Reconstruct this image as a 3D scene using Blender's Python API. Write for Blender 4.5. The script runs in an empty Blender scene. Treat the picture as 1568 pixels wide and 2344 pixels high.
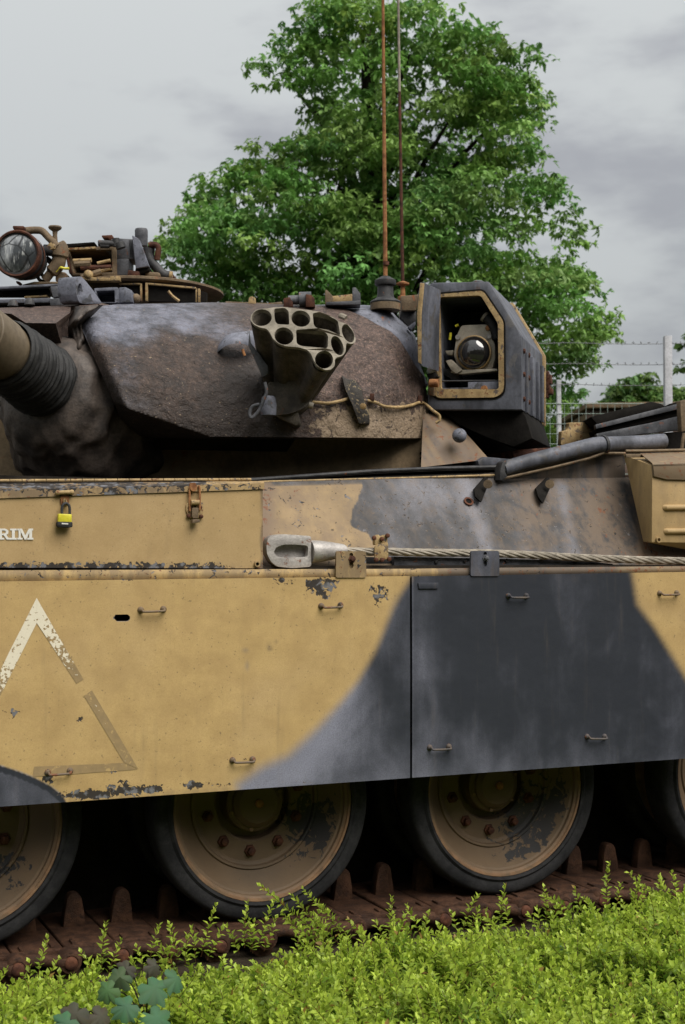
import bpy, bmesh, math, random
import numpy as np
from mathutils import Vector, Matrix, noise as mnoise
from mathutils.geometry import tessellate_polygon
random.seed(7); rng = np.random.default_rng(7)
S = bpy.context.scene
# ------------------------------------------------------------------ camera, sky, sun, exposure
TH, FPX, EYE, Z0 = math.radians(23.6), 3255.0, 1.46, 5.2
PITCH = math.atan(101/3255.0)
cam = bpy.data.objects.new('camera', bpy.data.cameras.new('camera'))
S.collection.objects.link(cam); S.camera = cam
cam.location = (-Z0*math.sin(TH), -Z0*math.cos(TH), EYE)
cam.rotation_euler = (math.pi/2+PITCH, 0, -TH)
cam.data.sensor_fit = 'VERTICAL'; cam.data.sensor_height = 36; cam.data.lens = 50
cam.data.clip_start = 0.05; cam.data.clip_end = 3000
cam.data.dof.use_dof = True; cam.data.dof.focus_distance = 5.3; cam.data.dof.aperture_fstop = 6.3

W = bpy.data.worlds.new('World'); S.world = W; W.use_nodes = True
SUN_EL, SUN_AZ = math.radians(53), math.radians(20)      # azimuth measured from -y (towards the viewer) to +x
sd = Vector((math.sin(SUN_AZ)*math.cos(SUN_EL), -math.cos(SUN_AZ)*math.cos(SUN_EL), math.sin(SUN_EL)))
def build_sky():
    nt = W.node_tree; nt.nodes.clear(); N = nt.nodes.new; L = nt.links.new
    out = N('ShaderNodeOutputWorld'); bg = N('ShaderNodeBackground'); bg.inputs[1].default_value = 0.1
    sky = N('ShaderNodeTexSky'); sky.sky_type = 'NISHITA'; sky.sun_disc = False
    sky.sun_elevation = SUN_EL; sky.sun_rotation = math.atan2(sd.x, sd.y)
    sky.air_density = 1.0; sky.dust_density = 2.0
    tc = N('ShaderNodeTexCoord'); mp = N('ShaderNodeMapping'); mp.inputs['Scale'].default_value = (1, 1, 2.6)
    mp.inputs['Location'].default_value = (0.35, 0.1, 0.4)
    L(tc.outputs['Generated'], mp.inputs[0])
    n1 = N('ShaderNodeTexNoise'); n1.inputs['Scale'].default_value = 7.5; n1.inputs['Detail'].default_value = 5; n1.inputs['Roughness'].default_value = .5
    n2 = N('ShaderNodeTexNoise'); n2.inputs['Scale'].default_value = 2.0; n2.inputs['Detail'].default_value = 2
    L(mp.outputs[0], n1.inputs['Vector']); L(mp.outputs[0], n2.inputs['Vector'])
    mr = N('ShaderNodeMapRange'); mr.interpolation_type = 'SMOOTHSTEP'
    mr.inputs[1].default_value = .37; mr.inputs[2].default_value = .53
    av = N('ShaderNodeMath'); av.operation = 'MULTIPLY_ADD'; av.inputs[1].default_value = .6
    ml = N('ShaderNodeMath'); ml.operation = 'MULTIPLY'; ml.inputs[1].default_value = .4
    L(n2.outputs['Fac'], ml.inputs[0]); L(n1.outputs['Fac'], av.inputs[0]); L(ml.outputs[0], av.inputs[2]); L(av.outputs[0], mr.inputs[0])
    cm = N('ShaderNodeMix'); cm.data_type = 'RGBA'
    k = 1.58
    cm.inputs[6].default_value = (.65*k, .66*k, .69*k, 1); cm.inputs[7].default_value = (.97*k, 1.0*k, .99*k, 1)
    L(mr.outputs[0], cm.inputs[0])
    sx = N('ShaderNodeSeparateXYZ'); L(tc.outputs['Generated'], sx.inputs[0])
    gr = N('ShaderNodeMapRange'); gr.inputs[1].default_value = 0; gr.inputs[2].default_value = 1; gr.inputs[3].default_value = .95; gr.inputs[4].default_value = 2.4
    L(sx.outputs['Z'], gr.inputs[0])
    vm = N('ShaderNodeVectorMath'); vm.operation = 'SCALE'; L(cm.outputs[2], vm.inputs[0]); L(gr.outputs[0], vm.inputs['Scale'])
    fm = N('ShaderNodeMix'); fm.data_type = 'RGBA'; fm.inputs[0].default_value = .955
    L(sky.outputs[0], fm.inputs[6]); L(vm.outputs[0], fm.inputs[7])
    L(fm.outputs[2], bg.inputs[0]); L(bg.outputs[0], out.inputs[0])
build_sky()
sun = bpy.data.objects.new('sun', bpy.data.lights.new('sun', 'SUN')); S.collection.objects.link(sun)
sun.data.energy = 1.5; sun.data.angle = math.radians(48); sun.data.color = (1, .96, .9)
sun.rotation_euler = (-sd).to_track_quat('-Z', 'Y').to_euler()
S.view_settings.view_transform = 'Standard'; S.view_settings.look = 'None'
S.view_settings.exposure = 1.5; S.view_settings.gamma = 1.0
S.cycles.max_bounces = 6; S.cycles.diffuse_bounces = 3; S.cycles.glossy_bounces = 3; S.cycles.transmission_bounces = 3
S.cycles.caustics_reflective = False; S.cycles.caustics_refractive = False

# ------------------------------------------------------------------ geometry of the view, used to measure places
CAM = Vector(cam.location)
R_ = Vector((math.cos(TH), -math.sin(TH), 0)); F0 = Vector((math.sin(TH), math.cos(TH), 0)); UP = Vector((0, 0, 1))
D_ = F0*math.cos(PITCH) + UP*math.sin(PITCH); U_ = UP*math.cos(PITCH) - F0*math.sin(PITCH)
def ray(u, v): return D_ + R_*((u-784)/FPX) + U_*((1172-v)/FPX)
def Q(u, v, Z): return CAM + ray(u, v)*Z
def hit(u, v, pt, n):
    r = ray(u, v); return CAM + r*((Vector(pt)-CAM).dot(n)/r.dot(n))
def P(u, v, y): return hit(u, v, (0, y, 0), Vector((0, 1, 0)))
def PZ(u, v, z): return hit(u, v, (0, 0, z), UP)
def proj(p):
    q = Vector(p)-CAM; z = q.dot(D_); return 784+FPX*q.dot(R_)/z, 1172-FPX*q.dot(U_)/z
FT = (R_*-.284 - F0*.959).normalized(); RT = Vector((-FT.y, FT.x, 0))
if RT.dot(R_) < 0: RT = -RT
def conv(ox, oy, k): return lambda *ps: [(ox+ps[i]/k, oy+ps[i+1]/k) for i in range(0, len(ps), 2)]
zA1 = conv(0, 483.3, 2.7034); zA2 = conv(515.6, 612.2, 3.0413); zA3 = conv(870, 612.2, 3.0413); zA4 = conv(1052.4, 708.9, 3.0413)
zB1 = conv(0, 1063.3, 2.433); zB2 = conv(547.8, 1063.3, 2.7034); zB3 = conv(0, 1321.1, 2.433); zB4 = conv(902.2, 1256.7, 2.3553)
zC1 = conv(0, 1772.2, 2.433); zC2 = conv(322.2, 1740, 2.7034); zC3 = conv(902.2, 1707.8, 2.3553)
zD1 = conv(322.2, 0, 1.3903)
zE1 = conv(0, 502.7, 4.866); zE2 = conv(257.8, 502.7, 5.407); zE3 = conv(554.2, 683.1, 5.5297); zE4 = conv(676.7, 612.2, 4.866)

def sdist(p, poly):
    x, y = p; best = 1e9; inside = False; n = len(poly)
    for i in range(n):
        ax, ay = poly[i]; bx, by = poly[(i+1) % n]
        dx, dy = bx-ax, by-ay; l = dx*dx+dy*dy
        t = 0 if l == 0 else max(0, min(1, ((x-ax)*dx+(y-ay)*dy)/l))
        d = (x-ax-t*dx)**2+(y-ay-t*dy)**2
        if d < best: best = d
        if (ay > y) != (by > y) and x < (bx-ax)*(y-ay)/(by-ay)+ax: inside = not inside
    return math.sqrt(best)*(1 if inside else -1)
def sstep(a, b, x):
    t = max(0, min(1, (x-a)/(b-a))); return t*t*(3-2*t)
def interp(x, pts):
    if x <= pts[0][0]: return pts[0][1]
    for (a, b), (c, d) in zip(pts, pts[1:]):
        if x <= c: return b+(d-b)*(x-a)/(c-a) if c > a else d
    return pts[-1][1]
def smooth_path(pts, n=6):
    pts = [Vector(p) for p in pts]; out = []
    for i in range(len(pts)-1):
        p0 = pts[max(i-1, 0)]; p1 = pts[i]; p2 = pts[i+1]; p3 = pts[min(i+2, len(pts)-1)]
        for k in range(n):
            t = k/n
            out.append(.5*((2*p1)+(p2-p0)*t+(2*p0-5*p1+4*p2-p3)*t*t+(3*p1-p0-3*p2+p3)*t**3))
    out.append(pts[-1]); return out

# ------------------------------------------------------------------ materials
class NB:
    def __init__(s, name):
        s.m = bpy.data.materials.new(name); s.m.use_nodes = True; s.nt = s.m.node_tree
        s.b = s.nt.nodes['Principled BSDF']; s.pos = s.N('ShaderNodeNewGeometry').outputs['Position']
    def N(s, t): return s.nt.nodes.new(t)
    def put(s, sock, v):
        if hasattr(v, 'is_linked') or hasattr(v, 'links'): s.nt.links.new(v, sock)
        elif isinstance(v, (tuple, list)): sock.default_value = (*v, 1) if len(v) == 3 and sock.type == 'RGBA' else v
        else: sock.default_value = v
    def noise(s, scale, detail=4, rough=.55, stretch=None, dist=0, off=0):
        n = s.N('ShaderNodeTexNoise'); v = s.pos
        if stretch or off:
            mp = s.N('ShaderNodeMapping'); s.put(mp.inputs[0], v); mp.inputs['Scale'].default_value = stretch or (1, 1, 1)
            mp.inputs['Location'].default_value = (off, off*.7, off*1.3); v = mp.outputs[0]
        s.put(n.inputs['Vector'], v); n.inputs['Scale'].default_value = scale; n.inputs['Detail'].default_value = detail
        n.inputs['Roughness'].default_value = rough; n.inputs['Distortion'].default_value = dist; return n.outputs['Fac']
    def voro(s, scale, feature='F1', out='Distance'):
        n = s.N('ShaderNodeTexVoronoi'); n.feature = feature; n.inputs['Scale'].default_value = scale
        s.put(n.inputs['Vector'], s.pos); return n.outputs[out]
    def math(s, op, a, b=0.0, c=0.0):
        n = s.N('ShaderNodeMath'); n.operation = op; s.put(n.inputs[0], a); s.put(n.inputs[1], b); s.put(n.inputs[2], c); return n.outputs[0]
    def ss(s, x, a, b, lo=0.0, hi=1.0):
        n = s.N('ShaderNodeMapRange'); n.interpolation_type = 'SMOOTHSTEP'; s.put(n.inputs[0], x)
        s.put(n.inputs[1], a); s.put(n.inputs[2], b); n.inputs[3].default_value = lo; n.inputs[4].default_value = hi; return n.outputs[0]
    def mix(s, f, a, b):
        n = s.N('ShaderNodeMix'); n.data_type = 'RGBA'; s.put(n.inputs[0], f); s.put(n.inputs[6], a); s.put(n.inputs[7], b); return n.outputs[2]
    def attr(s, name='mask'):
        a = s.N('ShaderNodeAttribute'); a.attribute_name = name; sp = s.N('ShaderNodeSeparateColor'); s.put(sp.inputs[0], a.outputs['Color'])
        return sp.outputs[0], sp.outputs[1], sp.outputs[2], a.outputs['Alpha'], a.outputs['Color']
    def bump(s, h, strength=.3, dist=.002, prev=None):
        n = s.N('ShaderNodeBump'); s.put(n.inputs['Height'], h); n.inputs['Strength'].default_value = strength; n.inputs['Distance'].default_value = dist
        if prev is not None: s.put(n.inputs['Normal'], prev)
        return n.outputs[0]
    def done(s, col, rough=.6, nrm=None, spec=.35, metal=0.0):
        s.put(s.b.inputs['Base Color'], col); s.put(s.b.inputs['Roughness'], rough); s.put(s.b.inputs['Metallic'], metal)
        s.put(s.b.inputs['Specular IOR Level'], spec)
        if nrm is not None: s.put(s.b.inputs['Normal'], nrm)
        return s.m

def paint(name, tanA=(.49, .34, .142), tanB=(.40, .272, .115), darkA=(.022, .0255, .034), darkB=(.225, .23, .285), brown=(.13, .095, .065), grime=.3, bumpy=.12, streaky=.22):
    """mask: R sprayed dark colour, G chipping, B rust and brown staining, A how far the dark colour has chalked to grey"""
    n = NB(name); r, g, b, a, _ = n.attr()
    fine = n.noise(210, 3, .75); mid = n.noise(9, 5, .6); big = n.noise(2.2, 3); streak = n.noise(7, 4, .6, (3.2, 3.2, .28))
    tan = n.mix(n.ss(mid, .3, .7), tanB, tanA); tan = n.mix(n.math('MULTIPLY', n.ss(big, .45, .75), .35), tan, (.44, .32, .18))
    tan = n.mix(n.ss(fine, .35, .7, 0, .30), tan, (.28, .17, .07))
    speck = n.ss(n.noise(95, 2, .6, None, 0, 3), .675, .71)
    tan = n.mix(n.math('MULTIPLY', speck, .5), tan, (.10, .075, .05))
    blot = n.noise(4.2, 4, .55, (1.3, 1.3, .8), .5, 12); da = n.math('ADD', n.math('MULTIPLY', n.math('SUBTRACT', mid, .5), .3), a); da = n.math('ADD', da, n.math('MULTIPLY', n.math('SUBTRACT', streak, .5), streaky)); da = n.math('ADD', da, n.math('MULTIPLY', n.math('SUBTRACT', blot, .5), .95))
    dark = n.mix(n.ss(da, 0, 1.1), darkA, darkB); dark = n.mix(n.ss(fine, .35, .7, 0, .35), dark, (.02, .02, .022))
    camo = n.ss(n.math('ADD', r, n.math('MULTIPLY', n.math('SUBTRACT', n.noise(60, 3, .6), .5), .12)), .1, .9)
    col = n.mix(camo, tan, dark)
    # grime that runs down
    gr = n.ss(streak, .56, .85); col = n.mix(n.math('MULTIPLY', gr, grime), col, (.12, .095, .07))
    st = n.math('MULTIPLY', n.ss(n.math('ADD', n.noise(14, 5, .62, (1.6, 1.6, .5), .4), n.math('MULTIPLY', b, .45)), .55, .85), b)
    col = n.mix(st, col, brown)
    ru = n.ss(n.math('ADD', n.noise(38, 5, .65, None, .3, 9), n.math('MULTIPLY', b, .22)), .75, .82)
    col = n.mix(ru, col, n.mix(n.noise(90, 2), (.085, .032, .018), (.22, .085, .035)))
    cn = n.noise(48, 5, .62, None, .6, 5)
    th = n.math('SUBTRACT', .86, n.math('MULTIPLY', g, .55))
    chip = n.ss(cn, n.math('SUBTRACT', th, .008), n.math('ADD', th, .008))
    edge = n.ss(cn, n.math('SUBTRACT', th, .035), th)
    col = n.mix(n.math('MULTIPLY', n.math('MULTIPLY', edge, n.ss(g, .02, .2)), .35), col, (.33, .2, .08))
    primer = n.mix(n.ss(n.noise(30, 3, .6, None, 0, 2), .5, .62), (.022, .021, .022), (.14, .145, .16))
    col = n.mix(n.math('MULTIPLY', chip, .96), col, primer)
    nb = n.bump(n.math('SUBTRACT', 1.0, chip), .6, .0012); nb = n.bump(fine, bumpy, .001, nb); nb = n.bump(n.noise(2.6, 4, .6), .35, .02, nb)
    return n.done(col, n.math('ADD', n.math('MULTIPLY', mid, .18), .52), nb, .28)

def cast(name):
    """rough anti-slip armour: R blue-grey and painted sky sheen, G sand paint showing through, B dark brown painted as shade"""
    n = NB(name); r, g, b, a, _ = n.attr()
    mid = n.noise(11, 6, .65); grit = n.noise(150, 3, .75); flake = n.noise(30, 6, .68, None, .8); big = n.noise(3.2, 4, .6)
    col = n.mix(n.ss(mid, .32, .68), (.022, .0145, .011), (.080, .050, .036))
    col = n.mix(n.ss(grit, .42, .62, 0, .55), col, (.045, .034, .030))
    col = n.mix(n.ss(grit, .60, .72, 0, .75), col, (.22, .145, .11))
    sk = n.noise(62, 4, .72, None, 0, 14); col = n.mix(n.ss(sk, .50, .60, 0, .6), col, (.022, .016, .014)); col = n.mix(n.ss(sk, .45, .36, 0, .38), col, (.15, .10, .075))
    col = n.mix(n.math('MULTIPLY', a, n.ss(flake, .36, .60, .15, .75)), col, n.mix(n.math('MULTIPLY', n.ss(grit, .4, .62), n.ss(sk, .60, .42)), (.085, .055, .045), (.27, .175, .14)))
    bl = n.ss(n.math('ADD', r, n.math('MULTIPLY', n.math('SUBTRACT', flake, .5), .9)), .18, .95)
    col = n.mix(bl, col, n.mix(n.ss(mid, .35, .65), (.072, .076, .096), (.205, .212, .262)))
    tn = n.ss(n.math('ADD', g, n.math('MULTIPLY', n.math('SUBTRACT', flake, .5), 1.9)), .47, .56)
    col = n.mix(tn, col, n.mix(mid, (.20, .145, .095), (.34, .25, .165)))
    dk = n.ss(n.math('ADD', b, n.math('MULTIPLY', n.math('SUBTRACT', big, .5), 1.1)), .3, .7)
    col = n.mix(n.math('MULTIPLY', dk, .72), col, (.036, .029, .026))
    sp = n.ss(n.noise(85, 2, .5, None, 0, 4), .70, .73); col = n.mix(n.math('MULTIPLY', sp, .7), col, (.36, .27, .17))
    crack = n.ss(n.noise(22, 5, .7, (1, 1, 1), 1.2, 8), .485, .50); crack = n.math('MULTIPLY', crack, n.ss(n.noise(22, 5, .7, (1, 1, 1), 1.2, 8), .515, .50))
    col = n.mix(n.math('MULTIPLY', crack, n.ss(big, .45, .6, 0, .8)), col, (.02, .016, .014))
    h = n.math('ADD', n.math('MULTIPLY', grit, .35), n.math('ADD', n.math('MULTIPLY', flake, .8), n.math('MULTIPLY', tn, -.25)))
    nb = n.bump(h, 1.0, .014); nb = n.bump(n.noise(14, 5, .65), .8, .02, nb); nb = n.bump(n.noise(4, 4, .6), .5, .03, nb)
    return n.done(col, n.math('ADD', n.math('MULTIPLY', grit, .3), .40), nb, .40)

def simple(name, c1, c2, scale=18, rough=.6, spec=.3, metal=0.0, bump=.3, bdist=.003, rust=0.0, rustcol=(.22, .075, .03), c3=None, streaky=None):
    n = NB(name); a = n.noise(scale, 5, .62, streaky); f = n.noise(scale*9, 3, .7)
    col = n.mix(n.ss(a, .32, .68), c1, c2)
    if c3: col = n.mix(n.ss(n.noise(scale*2.3, 4, .6, None, .4, 6), .56, .64), col, c3)
    if rust: col = n.mix(n.ss(n.noise(scale*1.7, 5, .65, None, .4, 3), .68-rust*.3, .76-rust*.3), col, rustcol)
    col = n.mix(n.ss(f, .4, .7, 0, .35), col, tuple(x*.45 for x in c1))
    return n.done(col, n.math('ADD', n.math('MULTIPLY', f, .2), rough-.1), n.bump(n.math('ADD', f, a), bump, bdist), spec, metal)

M = {}
M['paint'] = paint('tank_paint')
M['bin_paint'] = paint('bin_paint', tanA=(.43, .30, .142), tanB=(.375, .258, .12), grime=.25)
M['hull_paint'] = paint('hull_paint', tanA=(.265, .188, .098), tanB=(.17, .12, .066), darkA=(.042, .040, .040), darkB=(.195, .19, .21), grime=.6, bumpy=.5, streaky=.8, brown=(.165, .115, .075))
M['cast'] = cast('cast_armour')
M['canvas'] = simple('weathered_canvas', (.028, .022, .019), (.115, .09, .074), 10, .6, .4, 0, .45, .005, 0)
M['rubber'] = simple('black_rubber', (.008, .008, .008), (.024, .023, .022), 22, .62, .35, 0, .5, .003)
M['barrel'] = simple('olive_tan_barrel', (.115, .088, .056), (.17, .13, .083), 5, .55, .3, 0, .15, .002)
M['rust'] = simple('rusted_steel', (.042, .016, .010), (.12, .045, .023), 26, .75, .25, 0, .6, .004)
M['rust_light'] = simple('orange_rust', (.17, .07, .03), (.36, .17, .07), 40, .8, .2, 0, .4, .003)
M['track'] = simple('rusted_track', (.028, .0135, .008), (.080, .038, .021), 16, .75, .2, 0, .8, .005, 0, c3=(.036, .019, .013))
M['dark'] = simple('dark_paint', (.020, .020, .022), (.055, .053, .053), 20, .6, .35, 0, .4, .003, .12)
M['black'] = simple('grimy_black', (.008, .007, .006), (.016, .014, .012), 12, .85, .1)
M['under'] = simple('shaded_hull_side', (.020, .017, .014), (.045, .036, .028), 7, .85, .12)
M['grey'] = simple('blue_grey_paint', (.085, .09, .11), (.19, .195, .235), 12, .6, .3, 0, .4, .003, .12, c3=(.065, .065, .07))
M['greydark'] = simple('slate_paint', (.045, .047, .053), (.12, .12, .13), 14, .6, .3, 0, .4, .003, .2)
M['slate_streaked'] = simple('streaked_slate_paint', (.045, .047, .056), (.135, .14, .168), 6, .58, .35, 0, .3, .003, .14, (.11, .065, .045), (.09, .085, .085), (1.6, 1.6, .55))
M['olive'] = simple('launcher_paint', (.185, .162, .125), (.33, .29, .23), 20, .65, .25, 0, .4, .003, .08, (.1, .085, .08))
M['launcher'] = simple('launcher_body_shaded', (.044, .037, .029), (.115, .095, .072), 14, .65, .3, 0, .7, .006, .1)  # darker than the face plate, shade put into body and tube colour
M['tan_old'] = simple('worn_sand_paint', (.26, .175, .08), (.44, .31, .15), 20, .65, .25, 0, .5, .003, .33, (.17, .065, .03), (.10, .08, .07))
M['tan_brown'] = simple('dirty_brown_paint', (.11, .078, .048), (.21, .15, .09), 16, .7, .25, 0, .5, .004, .25)
M['basewall'] = simple('turret_ring_paint', (.19, .138, .082), (.31, .222, .13), 6, .7, .2, 0, .3, .004, .15)
M['yellow'] = simple('yellow_plastic', (.62, .55, .03), (.68, .61, .05), 8, .4, .4, 0, .05)
M['white'] = simple('white_print', (.66, .64, .58), (.74, .72, .66), 60, .6, .2, 0, .1)
M['steel'] = simple('galvanised_steel', (.31, .285, .265), (.50, .465, .43), 14, .45, .4, .25, .4, .003, .24, (.22, .08, .04))
M['rope'] = simple('wire_rope_steel', (.19, .165, .13), (.36, .315, .25), 30, .55, .35, .1, .4, .001)
M['tyre'] = simple('tyre_rubber', (.012, .012, .013), (.032, .031, .032), 12, .8, .2, 0, .4, .003)
M['brass'] = simple('brass_rim', (.34, .22, .10), (.46, .31, .15), 30, .45, .4, .4, .1)
M['grey_olive'] = simple('olive_grey_enamel', (.36, .315, .25), (.46, .41, .33), 30, .55, .3, 0, .15)
M['plank'] = simple('brown_plank', (.075, .05, .04), (.13, .09, .072), 6, .8, .2, 0, .4, .006)
M['concrete'] = simple('pale_concrete', (.36, .36, .37), (.50, .50, .52), 9, .85, .15, 0, .4, .01)
M['mesh_green'] = simple('pale_green_coating', (.22, .27, .235), (.31, .37, .33), 5, .6, .3, 0, .1)
M['wire'] = simple('galvanised_wire', (.13, .13, .135), (.22, .22, .225), 5, .6, .3, .2, .1)
M['bark'] = simple('dark_bark', (.016, .013, .010), (.040, .032, .025), 8, .9, .1, 0, .8, .03)
M['earth'] = simple('dark_earth', (.030, .023, .015), (.065, .050, .033), 9, .95, .1, 0, .8, .02)
def glass_black():
    n = NB('dark_lens_glass'); d = n.noise(25, 4, .6)
    m = n.done(n.mix(d, (.006, .006, .007), (.025, .022, .02)), n.ss(d, .4, .8, .03, .16), None, .9); n.b.inputs['Coat Weight'].default_value = .8; n.b.inputs['Coat Roughness'].default_value = .02; return m
M['lens'] = glass_black()
def glass_cracked():
    n = NB('cracked_lamp_glass'); d = n.noise(16, 4, .6, (1, 1, .5)); st = n.noise(42, 3, .6, (2.4, 2.4, .35)); e = n.voro(9, 'DISTANCE_TO_EDGE')
    col = n.mix(n.ss(d, .4, .62), (.055, .06, .063), (.33, .34, .35)); col = n.mix(n.ss(st, .55, .72, 0, .8), col, (.62, .63, .60))
    col = n.mix(n.ss(e, .035, .01, 0, .85), col, (.02, .02, .02))
    return n.done(col, .14, n.bump(e, .5, .004), .7, .25)
M['cracked'] = glass_cracked()
def wheel_paint(name, amount):
    n = NB(name); f = n.noise(24, 6, .68, None, .7); fine = n.noise(160, 3, .7); r, g, b, a, _ = n.attr()
    tan = n.mix(n.noise(5, 3), (.100, .064, .035), (.205, .135, .078)); tan = n.mix(n.ss(fine, .4, .7, 0, .3), tan, (.12, .09, .06))
    ch = n.ss(n.math('ADD', f, n.math('MULTIPLY', r, .5)), .70, .715)
    col = n.mix(ch, tan, n.mix(n.noise(9, 3), (.014, .014, .015), (.042, .041, .044)))
    col = n.mix(n.math('MULTIPLY', g, n.ss(n.noise(18, 4), .3, .55)), col, n.mix(n.noise(40, 3), (.17, .075, .035), (.38, .23, .12)))
    col = n.mix(n.math('MULTIPLY', b, .8), col, (.05, .042, .032))
    return n.done(col, .62, n.bump(n.math('SUBTRACT', fine, ch), .4, .002), .25)
M['chipped_dark'] = simple('chipped_dark_paint', (.018, .016, .014), (.05, .042, .034), 30, .6, .3, 0, .6, .004, .1, (.12, .05, .025), (.24, .18, .10))
M['broadleaf'] = None
M['wheel'] = wheel_paint('dusty_wheel_paint', 0)
def decal(name):
    n = NB(name); r, g, b, a, _ = n.attr(); c = n.noise(75, 4, .62, None, .3); f = n.noise(420, 3, .7)
    under = n.mix(n.noise(40, 4), (.20, .145, .08), (.36, .25, .115))
    w = n.ss(n.math('ADD', c, n.math('MULTIPLY', n.math('SUBTRACT', r, .5), .62)), .50, .515)
    col = n.mix(w, under, (.70, .64, .50)); col = n.mix(n.ss(f, .4, .7, 0, .15), col, (.30, .22, .12))
    res = n.math('MULTIPLY', n.math('SUBTRACT', 1.0, w), n.ss(n.noise(55, 4, .65, None, .4, 21), .58, .66)); col = n.mix(n.math('MULTIPLY', res, .9), col, (.44, .305, .132))
    return n.done(col, .65, n.bump(w, .4, .001), .25)
M['triangle'] = decal('flaking_white_paint')
def leafmat(name, trans=.35, rough=.45):
    n = NB(name); _, _, _, _, c = n.attr('tint'); m = n.done(c, rough, None, .35)
    tr = n.N('ShaderNodeBsdfTranslucent'); n.put(tr.inputs[0], c); mx = n.N('ShaderNodeMixShader'); mx.inputs[0].default_value = trans
    o = n.nt.nodes['Material Output']; n.put(mx.inputs[1], n.b.outputs[0]); n.put(mx.inputs[2], tr.outputs[0]); n.put(o.inputs[0], mx.outputs[0]); return m
M['broadleaf'] = leafmat('broad_weed_leaf', .2, .7); M['leaf'] = leafmat('hedge_leaf', .45); M['treeleaf'] = leafmat('tree_leaf', .33, .55)
def ground_mat():
    n = NB('rough_grass_ground'); a = n.noise(.9, 5, .6); f = n.noise(30, 4, .7)
    col = n.mix(n.ss(a, .35, .65), (.030, .042, .014), (.055, .068, .022)); col = n.mix(n.ss(f, .4, .65, 0, .6), col, (.06, .045, .028))
    return n.done(col, .95, n.bump(f, .8, .03), .1)
M['ground'] = ground_mat()

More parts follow.
